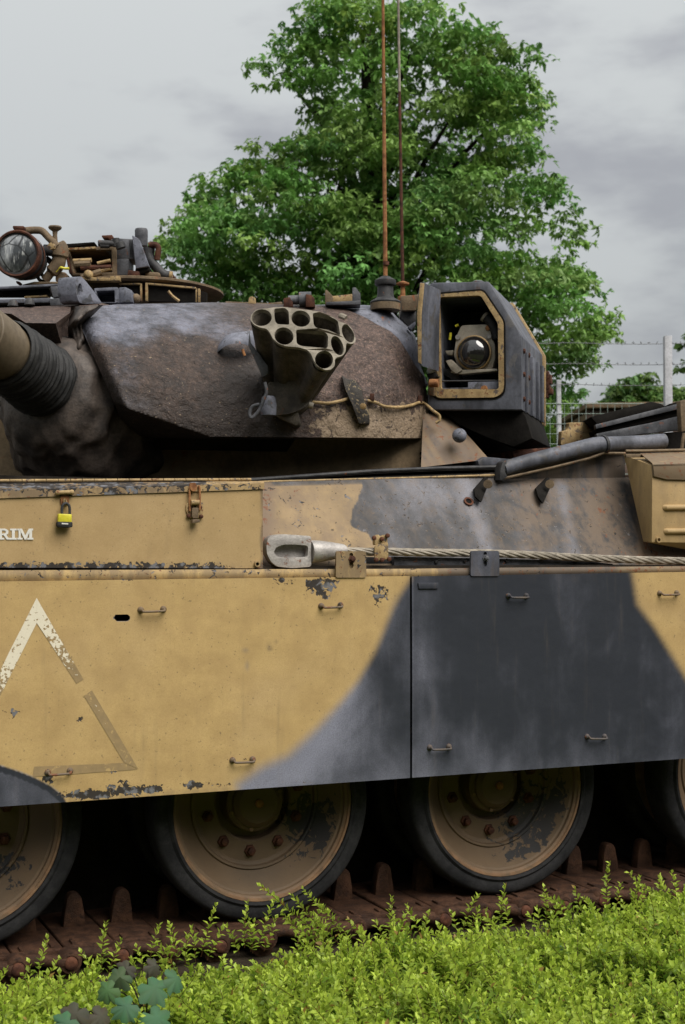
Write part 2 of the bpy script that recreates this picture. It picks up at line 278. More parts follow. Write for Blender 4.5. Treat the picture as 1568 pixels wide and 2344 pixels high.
# ------------------------------------------------------------------ mesh helpers
COL = S.collection
def link(o, parent=None):
    COL.objects.link(o)
    if parent is not None: o.parent = parent; o.matrix_parent_inverse = WM(parent).inverted()
    return o
def WM(o): return (WM(o.parent) @ o.matrix_parent_inverse @ o.matrix_basis) if o.parent else o.matrix_basis.copy()
def tag(o, label=None, cat=None, group=None, kind=None):
    for k, v in (('label', label), ('category', cat), ('group', group), ('kind', kind)):
        if v: o[k] = v
    return o
def empty(name, loc, label, cat, group=None):
    o = bpy.data.objects.new(name, None); o.location = loc; o.empty_display_size = .1; COL.objects.link(o); return tag(o, label, cat, group)
def frame(axis):
    w = Vector(axis).normalized(); a = UP if abs(w.z) < .9 else Vector((1, 0, 0)); u = w.cross(a).normalized(); return u, u.cross(w).normalized()*1, w
class MB:
    def __init__(s): s.v = []; s.f = []
    def add(s, vs, fs):
        o = len(s.v); s.v += [Vector(x) for x in vs]; s.f += [tuple(o+i for i in f) for f in fs]; return s
    def prism(s, pts, ext):
        n = len(pts); ext = Vector(ext); pts = [Vector(p) for p in pts]
        return s.add(pts+[p+ext for p in pts], [tuple(range(n)), tuple(range(2*n-1, n-1, -1))]+[(i, i+n, (i+1) % n+n, (i+1) % n) for i in range(n)])
    def trace(s, uv, where, ext):           # where: y number, or (point, normal), or callable
        if callable(where): pts = [where(u, v) for u, v in uv]
        elif isinstance(where, tuple): pts = [hit(u, v, *where) for u, v in uv]
        else: pts = [P(u, v, where) for u, v in uv]
        return s.prism(pts, ext if isinstance(ext, Vector) else Vector((0, ext, 0)))
    def box(s, c, ax, ay, az):
        c = Vector(c); ax, ay, az = Vector(ax)/2, Vector(ay)/2, Vector(az)/2
        return s.prism([c-ax-ay-az, c+ax-ay-az, c+ax+ay-az, c-ax+ay-az], az*2)
    def tube(s, path, r, n=8, caps=True):
        path = [Vector(p) for p in path]; k = len(path); vs = []; fs = []; pu = None
        for i, p in enumerate(path):
            t = (path[min(i+1, k-1)]-path[max(i-1, 0)]).normalized()
            if pu is None: pu = frame(t)[0]
            pu = (pu-t*pu.dot(t)).normalized(); w = t.cross(pu); rr = r[i] if isinstance(r, (list, tuple)) else r
            vs += [p+(pu*math.cos(2*math.pi*j/n)+w*math.sin(2*math.pi*j/n))*rr for j in range(n)]
        for i in range(k-1):
            fs += [(i*n+j, i*n+(j+1) % n, (i+1)*n+(j+1) % n, (i+1)*n+j) for j in range(n)]
        if caps: fs += [tuple(range(n-1, -1, -1)), tuple((k-1)*n+j for j in range(n))]
        return s.add(vs, fs)
    def lathe(s, prof, o, axis, n=24, caps=True, u=None, warp=None):
        o = Vector(o); a, b, w = frame(axis); vs = []; fs = []; k = len(prof)
        for i, (r, h) in enumerate(prof):
            for j in range(n):
                t = 2*math.pi*j/n; p = o+w*h+(a*math.cos(t)+b*math.sin(t))*max(r, 1e-5)
                vs.append(warp(p, i, t) if warp else p)
        for i in range(k-1): fs += [(i*n+j, i*n+(j+1) % n, (i+1)*n+(j+1) % n, (i+1)*n+j) for j in range(n)]
        if caps: fs += [tuple(range(n-1, -1, -1)), tuple((k-1)*n+j for j in range(n))]
        return s.add(vs, fs)
    def sphere(s, c, r, n=14):
        return s.lathe([(r*math.sin(math.pi*i/8), -r*math.cos(math.pi*i/8)) for i in range(9)], c, UP, n)
    def holed(s, outer, holes, oback, hback):
        """plate with openings: walls run back to oback / hback and are closed there"""
        loops = [[Vector(p) for p in outer]]+[[Vector(p) for p in h] for h in holes]; flat = [p for l in loops for p in l]
        tris = tessellate_polygon(loops); o = len(s.v); s.v += flat; s.f += [tuple(o+i for i in t) for t in tris]
        for l, bk in zip(loops, [oback]+list(hback)):
            n = len(l); b = [Vector(x) for x in bk]; s.add(l+b, [(i, (i+1) % n, n+(i+1) % n, n+i) for i in range(n)]+[tuple(range(n, 2*n))])
        return s
    def grid(s, fn, nu, nv):
        vs = [fn(i/nu, j/nv) for j in range(nv+1) for i in range(nu+1)]
        return s.add(vs, [(j*(nu+1)+i, j*(nu+1)+i+1, (j+1)*(nu+1)+i+1, (j+1)*(nu+1)+i) for j in range(nv) for i in range(nu)])
    def build(s, name, mat, parent=None, bevel=0, mask=None, weld=True, ang=38, label=None, segs=2):
        bm = bmesh.new(); vv = [bm.verts.new(p) for p in s.v]
        for f in s.f:
            if len(set(f)) >= 3:
                try: bm.faces.new([vv[i] for i in f])
                except ValueError: pass
        if weld: bmesh.ops.remove_doubles(bm, verts=bm.verts, dist=2e-5)
        bmesh.ops.recalc_face_normals(bm, faces=bm.faces)
        if bevel:
            es = [e for e in bm.edges if len(e.link_faces) == 2 and e.calc_face_angle(0) > math.radians(30)]
            if es: bmesh.ops.bevel(bm, geom=es, offset=bevel, segments=segs, affect='EDGES', clamp_overlap=True, profile=.5)
        me = bpy.data.meshes.new(name); bm.to_mesh(me); bm.free()
        me.polygons.foreach_set('use_smooth', [True]*len(me.polygons)); me.set_sharp_from_angle(angle=math.radians(ang))
        if mask is not None:
            at = me.color_attributes.new('mask', 'FLOAT_COLOR', 'POINT'); c = (lambda p: mask) if isinstance(mask, tuple) else mask
            at.data.foreach_set('color', [x for v in me.vertices for x in c(v.co)])
        if len(me.vertices):                       # origin at the piece itself
            lo = Vector([min(v.co[i] for v in me.vertices) for i in range(3)]); hi = Vector([max(v.co[i] for v in me.vertices) for i in range(3)])
            c0 = (lo+hi)/2; me.transform(Matrix.Translation(-c0))
        else: c0 = Vector()
        me.materials.append(M[mat]); o = bpy.data.objects.new(name, me); o.location = c0; link(o, parent)
        if label: o['label'] = label
        return o
def copyto(src, loc, parent, rot=None):
    c = src.copy(); COL.objects.link(c); c.parent = parent; c.matrix_parent_inverse = WM(parent).inverted() if parent else Matrix(); c.location = loc
    if rot is not None: c.rotation_euler = rot
    return c
def ell(c, rx, ry, rot=0, n=22):
    cr, sr = math.cos(math.radians(rot)), math.sin(math.radians(rot))
    return [(c[0]+rx*math.cos(t)*cr-ry*math.sin(t)*sr, c[1]+rx*math.cos(t)*sr+ry*math.sin(t)*cr) for t in [2*math.pi*i/n for i in range(n)]]
def rounded(uv, r, n=4):
    out = []; k = len(uv)
    for i in range(k):
        p = Vector((*uv[i], 0)); a = Vector((*uv[i-1], 0))-p; b = Vector((*uv[(i+1) % k], 0))-p
        ra = min(r, a.length*.45); rb = min(r, b.length*.45); A = p+a.normalized()*ra; B = p+b.normalized()*rb
        for j in range(n+1):
            t = j/n; q = A*(1-t)**2+p*2*t*(1-t)+B*t*t; out.append((q.x, q.y))
    return out

# ------------------------------------------------------------------ ground
g = MB().add([(-400, -60, 0), (400, -60, 0), (400, 700, 0), (-400, 700, 0)], [(0, 1, 2, 3)]).build('ground', 'ground'); tag(g, kind='structure')
e = MB().grid(lambda a, b: Vector((-4+9*a, -2.4+6.4*b, .006+.02*mnoise.noise(Vector((a*40, b*30, 0)))+.012)), 60, 40).build('soil_bed', 'earth'); tag(e, kind='structure')

# ------------------------------------------------------------------ the tank
TANK = empty('battle_tank', (.2, 1.75, 0), 'weathered sand and black camouflaged battle tank standing behind the low hedge', 'tank')
CAMO = [(940, 1326), (914, 1366), (899, 1396), (877, 1450), (860, 1490), (820, 1560), (780, 1610), (730, 1665), (660, 1730), (600, 1757), (545, 1795), (545, 1900),
        (1700, 1900), (1700, 1700), (1568, 1550), (1526, 1482), (1497, 1435), (1458, 1384), (1446, 1312), (1446, 1200), (942, 1200)]
CAMO2 = [(-60, 1748), (0, 1751), (49, 1767), (78, 1779), (115, 1798), (144, 1820), (156, 1845), (156, 1900), (-60, 1900)]
CHIPS = [(650, 1328, 45, 14, .62), (735, 1340, 50, 28, .80), (745, 1362, 14, 18, .8), (868, 1360, 30, 34, .70), (850, 1348, 14, 14, .6), (205, 1819, 85, 13, .92), (290, 1808, 65, 16, .9),
         (345, 1806, 45, 12, .9), (440, 1797, 28, 13, .92), (110, 1782, 16, 14, .9), (280, 1790, 14, 8, .75), (262, 1762, 14, 10, .8), (180, 1645, 18, 12, .62), (545, 1738, 40, 16, .5),
         (30, 1635, 40, 25, .5), (290, 1327, 30, 6, .6), (60, 1327, 60, 5, .5), (490, 1795, 60, 8, .6), (700, 1790, 120, 5, .45), (640, 1475, 26, 14, .42), (1495, 1730, 24, 8, .4)]
def skirt_mask(p):
    uv = proj(p); d = sdist(uv, CAMO); w = 24+14*sstep(1500, 1750, uv[1]); r = sstep(-w, w*.9, d); d2 = sdist(uv, CAMO2); r = max(r, sstep(-6, 6, d2))
    gch = 0.0
    for (u, v, ru, rv, s) in CHIPS:
        q = ((uv[0]-u)/ru)**2+((uv[1]-v)/rv)**2
        if q < 6: gch = max(gch, s*math.exp(-q*.8))
    a = .06
    a += .95*math.exp(-max(0, d)/75)*sstep(1480, 1700, uv[1])*(1 if uv[0] < 945 else .25) + .38*math.exp(-max(0, d)/60)*(uv[0] < 945)
    a += .28*math.exp(-((uv[0]-965)/40)**2) if uv[0] > 942 else 0
    a += .22*sstep(1600, 1780, uv[1])
    a -= .30*math.exp(-((uv[0]-1120)/90)**2-((uv[1]-1425)/60)**2) + .12*math.exp(-((uv[0]-1430)/120)**2-((uv[1]-1640)/120)**2)+.22*math.exp(-((uv[0]-880)/60)**2-((uv[1]-1600)/120)**2)
    if d2 > 0: a = .35 if d2 > 14 else .0
    b = .12*sstep(1345, 1325, uv[1]) + .35*math.exp(-((uv[0]-620)/20)**2-((uv[1]-1475)/16)**2)+.5*sstep(22, 4, abs(uv[1]-(1846-.0695*uv[0])))*(1-r)
    r = min(1, r+sum(k_*math.exp(-((uv[0]-u)/ru)**2-((uv[1]-v)/rv)**2) for u, v, ru, rv, k_ in ((562, 1488, 12, 9, .42), (566, 1524, 8, 18, .45), (540, 1425, 8, 26, .14), (890, 1350, 14, 40, .16), (330, 1690, 60, 40, .05))))
    b += .55*math.exp(-((uv[0]-632)/7)**2-((uv[1]-1467)/7)**2)+.6*math.exp(-((uv[0]-618)/8)**2-((uv[1]-1486)/7)**2)
    for hu, hv in ((345, 1400), (757, 1390), (134, 1772), (555, 1745)): b += .45*math.exp(-((uv[0]-hu)/26)**2)*sstep(hv-4, hv+8, uv[1])*math.exp(-max(0, uv[1]-hv)/45)
    return (r, min(1, gch*1.12), min(b, 1)*.8, max(0, min(1, a)))
def dent(p): return Vector((0, .0035*mnoise.noise(Vector((p.x*1.5, 0, p.z*1.7)))+.0016*mnoise.noise(Vector((p.x*5, 3, p.z*5)))-.0012, 0))
def plate(name, c4, y, th, nx, nz, mat, mask, parent):
    a, b, c, d = [P(*q, y) for q in c4]; m = MB()
    f = lambda s, t: (lambda q: q+dent(q))((a*(1-s)+b*s)*(1-t)+(d*(1-s)+c*s)*t)
    m.grid(f, nx, nz); k = Vector((0, th, 0))
    rim = [f(i/nx, 0) for i in range(nx+1)]+[f(1, j/nz) for j in range(1, nz+1)]+[f(1-i/nx, 1) for i in range(1, nx+1)]+[f(0, 1-j/nz) for j in range(1, nz)]
    n = len(rim); m.add(rim+[p+k for p in rim], [(i, (i+1) % n, n+(i+1) % n, n+i) for i in range(n)]+[tuple(range(2*n-1, n-1, -1))])
    return m.build(name, mat, parent, mask=mask)
sk1 = plate('skirt_panel', [(-150, 1333), (938, 1318.5), (938.5, 1780.5), (-150, 1857)], 0, .008, 190, 88, 'paint', skirt_mask, TANK)
sk2 = plate('skirt_panel', [(943, 1319.5), (1700, 1307), (1700, 1727), (943.5, 1780)], 0, .008, 150, 80, 'paint', skirt_mask, TANK)
def cut(o, mb):
    c = mb.build('cutter', 'black'); md = o.modifiers.new('b', 'BOOLEAN'); md.object = c; md.operation = 'DIFFERENCE'; md.solver = 'EXACT'
    dg = bpy.context.evaluated_depsgraph_get(); me = bpy.data.meshes.new_from_object(o.evaluated_get(dg)); o.modifiers.clear(); o.data = me; bpy.data.objects.remove(c)
slot = [(271+7.5-7.5*math.sin(t), 1415.5-7.5*math.cos(t)) for t in [math.pi*i/8 for i in range(9)]]+[(306-7.5+7.5*math.sin(t), 1415.5+7.5*math.cos(t)) for t in [math.pi*i/8 for i in range(9)]]
cut(sk1, MB().trace(slot, -.05, .1))
MB().trace([(262, 1404), (315, 1404), (315, 1428), (262, 1428)], .05, .01).build('slot_backing', 'black', sk1)
def handle(u0, v0, u1, v1, panel, mask):
    a = P(u0, v0, 0); b = P(u1, v1, 0); t = (b-a).normalized(); o = Vector((0, -1, 0)); m = MB(); dn = Vector((0, 0, -.006))
    path = [a+o*-.006, a+o*.010, a+o*.020+dn*.4+t*.002, a+o*.024+dn+t*.008, b+o*.024+dn-t*.008, b+o*.020+dn*.4-t*.002, b+o*.010, b+o*-.006]
    m.tube(smooth_path(path, 3), .0042, 8)
    for p in (a, b): m.lathe([(.0118, .0005), (.0112, .004), (.0085, .009), (.0055, .012)], p, o, 12)
    m.build('handle', 'paint', panel, mask=mask)
tanh, darkh = (0, .35, .9, 0), (1, .2, .6, .25)
for h in [(322, 1396, 374, 1394, sk1, tanh), (735, 1387, 779, 1385, sk1, (0, .5, 1, 0)), (109, 1768, 160, 1764, sk1, (0, .5, 1, 0)), (532, 1740, 578, 1738, sk1, (0, .5, 1, 0)),
          (1163, 1364, 1204, 1364, sk2, darkh), (1509, 1358, 1548, 1357, sk2, tanh), (983, 1711, 1027, 1709, sk2, darkh), (1343, 1686, 1383, 1686, sk2, darkh)]: handle(*h)
MB().trace(zB4(130, 182, 240, 182, 238, 215, 134, 215), -.008, .0078).build('name_plate', 'paint', sk2, .002, mask=(1, .1, .2, .25))
# white warning triangle
tri = MB(); wh = []
def strip(p0, p1, p2, p3, n, w0, w1, y=-.0012):
    a, b, c, d = [P(*q, y) for q in (p0, p1, p2, p3)]
    tri.grid(lambda s, t: (lambda q: q+dent(q))((a*(1-s)+b*s)*(1-t)+(d*(1-s)+c*s)*t), n, 3)
    wh.extend([w0+(w1-w0)*i/n for j in range(4) for i in range(n+1)])
def z(*q): return zB3(*q)
ap, inn = z(205, 115)[0], z(205, 255)[0]
strip(ap, z(50, 420)[0], z(92, 478)[0], inn, 20, .72, .64); strip(z(50, 420)[0], z(-130, 790)[0], z(-90, 845)[0], z(92, 478)[0], 20, .72, .05)
strip(ap, z(335, 345)[0], z(285, 375)[0], inn, 20, .74, .56, -.0016); strip(z(335, 345)[0], z(465, 568)[0], z(425, 592)[0], z(285, 375)[0], 20, .62, .22)
strip(z(512, 630)[0], z(770, 1068)[0], z(690, 1032)[0], z(467, 660)[0], 30, .20, .24); strip(z(768, 1071)[0], z(182, 1112)[0], z(190, 1055)[0], z(690, 1034)[0], 30, .22, .10)
trio = tri.build('warning_triangle', 'triangle', TANK, weld=False, label='flaking white triangle outline painted on the left skirt panel')
at = trio.data.color_attributes.new('mask', 'FLOAT_COLOR', 'POINT'); at.data.foreach_set('color', [x for w in wh for x in (w, 0, 0, 1)])

# track guard edge above the skirt
def rail_mask(p):
    u, v = proj(p); r = sstep(1010, 1040, u)*(1-sstep(1390, 1440, u)); return (r, .45 if u < 1000 else .35, .62 if u < 1000 else .85, .12)
m = MB(); N_ = 120
top = lambda u: interp(u, [(-150, 1306), (600, 1303), (940, 1302), (1100, 1300), (1700, 1295)])
bot = lambda u: interp(u, [(-150, 1335), (938, 1322), (1700, 1309)])
m.grid(lambda s, t: (lambda u: P(u, top(u)+(bot(u)-top(u))*t, .014+.006*math.sin(t*3.1)*-1))(-150+1850*s), N_, 4)
tg0 = m; top_edge = [P(-150+1850*i/N_, top(-150+1850*i/N_), .014) for i in range(N_+1)]
tg0.add(top_edge+[p+Vector((0, .30, 0)) for p in top_edge], [(i, i+1, N_+2+i, N_+1+i) for i in range(N_)])
tg0.build('track_guard', 'paint', TANK, mask=rail_mask)
# dark ledge carrying the rope
m = MB().trace(zB2(775, 572, 1180, 575, 1440, 578, 1440, 640, 1180, 648, 1085, 652, 790, 640), .10, .03); m.build('ledge_rail', 'dark', TANK, .002)
m = MB().trace(zB4(0, 40, 380, 48, 560, 52, 980, 60, 1180, 80, 1180, 92, 560, 100, 380, 100, 0, 92), .075, .03); m.build('ledge_rail', 'greydark', TANK, .002)
for (u, v) in zB4(225, 68, 380, 62, 605, 62, 790, 62, 975, 70): MB().lathe([(.008, 0), (.008, .006), (.005, .008)], P(u, v, .074), (0, -1, 0), 8).build('bolt', 'dark', TANK)
# skirt hanger brackets
def bracket(uv, slot_uv, bolt_uv, mask):
    m = MB(); o = [P(u, v, -.006) for u, v in uv]; s_ = [P(u, v, -.006) for u, v in slot_uv]; k = Vector((0, .010, 0))
    m.holed(o, [s_], [p+k for p in o], [[p+k*.9 for p in s_]]); b = m.build('hanger_bracket', 'paint', TANK, mask=mask)
    MB().lathe([(.0145, 0), (.0145, .003), (.009, .0035), (.009, .011), (.006, .013)], P(*bolt_uv, -.006), (0, -1, 0), 6).build('bolt', 'rust' if mask[0] == 0 else 'greydark', b); return b
st = lambda c, w, h: [(c[0]+w*math.sin(t), c[1]-h+w-w*math.cos(t)*1) for t in [-math.pi/2+math.pi*i/6 for i in range(7)]]+[(c[0]+w*math.sin(t), c[1]+h-w-w*math.cos(t)) for t in [math.pi/2+math.pi*i/6 for i in range(7)]]
bracket(rounded(zB2(600, 536, 784, 536, 786, 700, 598, 700), 5), st(zB2(693, 595)[0], 4.5, 18), zB2(697, 586)[0], (0, .45, .7, 0))
bracket(rounded(zB4(415, 10, 566, 10, 568, 146, 413, 146), 5), st(zB4(491, 55)[0], 4, 17), zB4(494, 48)[0], (1, .2, .3, .30))

# sand stowage bin
def bin_mask(p):
    u, v = proj(p); base = 1301; d = base-v
    g_ = max(.80*sstep(30, 4, d), .55*sstep(22, 3, d)) if u < 520 else .55*sstep(14, 3, d)
    b_ = .85*sstep(12, 0, abs(601-u))+.5*sstep(28, 0, d)
    return (0, g_, min(1, b_), .3)
a4 = [P(*q, .02) for q in [(-150, 1141), (601.5, 1119), (601.5, 1301), (-150, 1299)]]
BIN = plate('stowage_bin', [(-150, 1141), (601.5, 1119), (601.5, 1301), (-150, 1299)], .02, .30, 150, 34, 'bin_paint', bin_mask, TANK)
m = MB(); L0 = [P(*q, .014) for q in [(-150, 1146), (605, 1119.5), (605, 1106), (-150, 1126)]]; L1 = [P(*q, .10) for q in [(-150, 1109), (604, 1101)]]
def lidf(s, t):
    a = L0[0]*(1-s)+L0[1]*s; b = L0[3]*(1-s)+L0[2]*s; c = L1[0]*(1-s)+L1[1]*s
    return a*(1-t*2)+b*t*2 if t <= .5 else b*(2-2*t)+c*(2*t-1)
m.grid(lidf, 150, 8); bk = [lidf(i/150, 1) for i in range(151)]; m.add(bk+[p+Vector((0, .2, .003)) for p in bk], [(i, i+1, 152+i, 151+i) for i in range(150)])
e0 = [lidf(1, j/8) for j in range(9)]; m.add(e0+[p+Vector((0, .2, 0)) for p in e0], [(j, j+1, 10+j, 9+j) for j in range(8)])
m.build('lid', 'bin_paint', BIN, mask=lambda p: (lambda uv: (0, (.80 if uv[1] < interp(uv[0], [(-150, 1126), (605, 1106)]) and uv[0] < 470 else .56)+.3*mnoise.noise(Vector(p)*7), .75 if uv[0] < 420 else .4, .3))(proj(p)))
# piano hinge, knuckle by knuckle
ha, hb = P(-150, 1101, .11), P(576, 1097.5, .11); nk = 27
for i in range(nk):
    p, q = ha.lerp(hb, i/nk), ha.lerp(hb, (i+.94)/nk); MB().tube([p, q], .0052, 8).build('hinge_knuckle', 'tan_old', BIN)
MB().lathe([(.0105, 0), (.0105, .012), (.0065, .012), (.0065, -.02)], P(587, 1291, .02), (0, -1, 0), 14, caps=False).build('drain_tube', 'tan_old', BIN)
MB().lathe([(.0066, 0), (.0066, .003)], P(587, 1291, .0195), (0, -1, 0), 12).build('drain_opening', 'black', BIN)
# lettering on the bin, slab capitals
def slab(polys, ox, y=.0185):
    m = MB()
    for i, pl in enumerate(polys): m.trace([zB1(u, v)[0] for u, v in pl], y-.00025*i, .001)
    return m.build('letter', 'white', BIN)
bx = lambda x0, y0, x1, y1: [(x0, y0), (x1, y0), (x1, y1), (x0, y1)]
slab([bx(-14, 357, 30, 367), bx(-14, 408, 24, 418), bx(-4, 357, 11, 418), [(11, 357), (32, 358), (46, 366), (48, 376), (45, 386), (32, 393), (11, 394), (11, 384), (28, 383), (33, 377), (31, 369), (24, 367), (11, 367)],
      [(18, 390), (34, 388), (44, 404), (50, 408), (57, 408), (57, 418), (38, 418)]], 0)
slab([bx(57, 357, 93, 367), bx(57, 408, 93, 418), bx(67, 357, 83, 418)], 0)
slab([bx(97, 357, 118, 367), bx(97, 408, 126, 418), bx(104, 357, 116, 418), bx(160, 357, 185, 367), bx(152, 408, 186, 418), bx(163, 357, 179, 418), [(108, 357), (123, 357), (142, 396), (142, 418), (137, 418)], [(161, 357), (172, 357), (147, 418), (140, 418), (140, 396)]], 0)
# hasp for the padlock and the toggle latch
m = MB(); m.tube([P(*q, .004) for q in zB1(320, 157, 402, 154)], .0075, 10)
for q in zB1(322, 157, 400, 154): m.sphere(P(*q, .004), .009, 10)
m.build('hasp_pin', 'tan_old', BIN)
m = MB().trace(rounded(zB1(336, 172, 388, 172, 384, 225, 340, 225), 4), .012, .005); m.build('hasp_plate', 'rust_light', BIN, .001)
m = MB().tube(smooth_path([P(*q, .008) for q in zB1(362, 190, 356, 205, 362, 226, 370, 212, 366, 196)], 4), .003, 6); m.build('staple', 'tan_old', BIN)
lt = MB().trace(rounded(zB1(1040, 208, 1130, 205, 1138, 240, 1118, 300, 1052, 298, 1034, 250), 8), .013, .007).build('toggle_latch', 'tan_old', BIN, .0015)
m = MB().tube(smooth_path([P(*q, .008) for q in zB1(1057, 260, 1056, 140, 1062, 118)], 4), .0042, 8); m.tube(smooth_path([P(*q, .008) for q in zB1(1112, 255, 1112, 140, 1105, 118)], 4), .0042, 8)
m.trace(rounded(zB1(1058, 102, 1092, 100, 1100, 140, 1078, 152, 1060, 140), 5), .0, .012); m.build('latch_loop', 'rust_light', lt, 0)
m = MB().tube([P(*q, .001) for q in zB1(1064, 212, 1108, 210)], .010, 10); m.build('latch_roller', 'tan_old', lt)
for q in zB1(1058, 240, 1114, 238, 1050, 286, 1120, 290): MB().lathe([(.008, 0), (.007, .006), (.003, .008)], P(*q, .013), (0, -1, 0), 8).build('rivet', 'rust', lt)
m = MB().trace(rounded(zB1(1070, 240, 1108, 240, 1104, 300, 1072, 300), 4), .000, .010).trace(zB1(1074, 306, 1112, 304, 1114, 322, 1072, 326), -.012, .022); m.build('latch_lever', 'tan_brown', lt, .0015)

# sloping hull side plate
k_ = .765; zb = P(1000, 1290, .10).z; HN = Vector((0, 1, -k_)).normalized(); HP = (Vector((0, .10, zb)), HN)
H = lambda u, v, off=0: hit(u, v, HP[0]-HN*off, HN)
htop = lambda u: interp(u, [(560, 1105), (605, 1104), (936, 1095), (1128, 1089), (1143, 1095), (1217, 1096), (1430, 1093), (1700, 1090)])
HT = [(803, 1060), (830, 1105), (820, 1140), (806, 1165), (803, 1205), (840, 1220), (862, 1252), (905, 1300), (1800, 1300), (1800, 1000)]
def hull_mask(p):
    u, v = proj(p); d = sdist((u, v), HT); r = sstep(-3, 3, d+5*mnoise.noise(Vector((u*.05, v*.05, 0))))
    r = max(r, sstep(14, 6, v-htop(u))*.8)
    b = .26+.66*sstep(1080, 1280, u)*(.5+.5*mnoise.noise(Vector((u*.012, v*.006, 3))))+ .6*sstep(640, 605, u)+.5*sstep(1450, 1475, u)
    a = .55*math.exp(-((u-1000)/110)**2-((v-1130)/50)**2)+.25*(1-sstep(1250, 1420, u))+.28*mnoise.noise(Vector((u*.02-v*.006, v*.004, 7)))
    a += .4*math.exp(-((u-1080-(v-1150)*.35)/18)**2)+.45*math.exp(-((u-1290-(v-1150)*.25)/16)**2)
    b += .35*(1-r)*(.5+mnoise.noise(Vector((u*.02, v*.02, 5))))
    return (r, .40+.22*(1-r)*mnoise.noise(Vector((u*.03, v*.03, 1))), max(0, min(1, b)), max(0, min(1, a)))
m = MB(); m.grid(lambda s, t: (lambda u: H(u, htop(u)+(1308-htop(u))*t))(560+1140*s), 230, 50)
hull = m.build('hull_side', 'hull_paint', TANK, mask=hull_mask)
# body of the hull behind it (deck, lower side wall, ends)
def rp(u, v, y): return P(u, v, y)
deckz = [(P(560, 1108, .372), P(1700, 1092, .372))]
ra = lambda u: interp(u, [(480, 1101), (577, 1097.5), (860, 1077), (1000, 1071), (1143, 1067.6), (1160, 1068)])
rb = lambda u: interp(u, [(480, 1110), (605, 1103), (936, 1094), (1128, 1088), (1160, 1087)])
m = MB(); us = [480+680*i/40 for i in range(41)]
A = [P(u, ra(u), .42) for u in us]; B = [P(u, ra(u)+7, .40) for u in us]; C = [P(u, (ra(u)+rb(u))/2+3, .42) for u in us]; Dd = [P(u, rb(u)-3, .39) for u in us]; E = [P(u, rb(u)+4, .375) for u in us]
G = [p+Vector((0, .9, 0)) for p in A]; rows = [G, A, B, C, Dd, E]; n = 41
m.add([p for r in rows for p in r], [(k*n+i, k*n+i+1, (k+1)*n+i+1, (k+1)*n+i) for k in range(len(rows)-1) for i in range(n-1)]); m.build('deck_edge', 'black', TANK)
MB().tube([P(u, ra(u)+1, .405) for u in us], .008, 8).build('deck_lip', 'dark', TANK)
MB().tube([P(u, rb(u), .365) for u in us], .0055, 6).build('edge_strip', 'tan_old', TANK)
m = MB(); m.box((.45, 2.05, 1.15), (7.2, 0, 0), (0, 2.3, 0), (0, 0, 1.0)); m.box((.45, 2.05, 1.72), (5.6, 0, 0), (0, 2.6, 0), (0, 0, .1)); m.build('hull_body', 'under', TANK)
m = MB().box((.45, .45, 1.40), (6.4, 0, 0), (0, .8, 0), (0, 0, .05)); m.build('sponson_floor', 'under', TANK)
# fittings on the hull plate
for q in (zA4(100, 1250, 175, 1165, 195, 1172, 190, 1240, 150, 1340, 108, 1300), zA4(530, 1245, 610, 1168, 625, 1172, 630, 1240, 580, 1350, 545, 1300)):
    pts = [H(u, v, .03) for u, v in q]; pg = MB().prism(pts, RT*.012+Vector((0, .035, 0))).build('bracket_ear', 'black', TANK, .001)
    u, v = q[2]; MB().lathe([(.018, 0), (.018, .012)], H(u+1, v+14, .055), FT, 14).build('ear_disc', 'tan_brown', pg)
MB().lathe([(.020, 0), (.021, .008), (.013, .008), (.013, -.01)], H(*zA4(58, 1340)[0]), -HN, 14, caps=False).build('drain_tube', 'rust', TANK)
MB().lathe([(.0135, 0), (.0135, .004)], H(*zA4(58, 1340)[0]), -HN, 12).build('drain_opening', 'black', TANK)
# upper plate under the exhaust pipe
m = MB().trace(zA4(-30, 1165, 270, 1130, 480, 1060, 640, 1020, 940, 946, 1150, 940, 1150, 1190, 960, 1172, 520, 1185, 270, 1175), .385, .02); m.build('upper_side_plate', 'hull_paint', TANK, mask=(1, .3, .5, .05))
# exhaust pipe with its armour lip
pth = smooth_path([P(*q, .34) for q in zA4(300, 1108, 480, 1055, 640, 1015, 800, 975, 940, 942, 1010, 938)]+[P(*q, .37) for q in zA4(1150, 932, 1300, 925, 1420, 915)], 5)
ep = MB().tube(pth, [.030+.0035*min(1, i/20) for i in range(len(pth))], 18).build('exhaust_pipe', 'slate_streaked', TANK)
MB().tube([P(*q, .338) for q in zA4(996, 940, 1012, 938)], .040, 18).build('pipe_collar', 'dark', ep)
m = MB().trace(zA4(300, 1060, 330, 1046, 318, 1130, 332, 1160, 300, 1190, 278, 1185, 285, 1110), .315, .05); m.build('pipe_flange', 'dark', ep, .002)
MB().tube([P(*q, .33) for q in zA4(285, 1178, 640, 1100, 900, 1035, 1000, 998, 1150, 1000)], .006, 6).build('pipe_ledge', 'tan_brown', TANK)

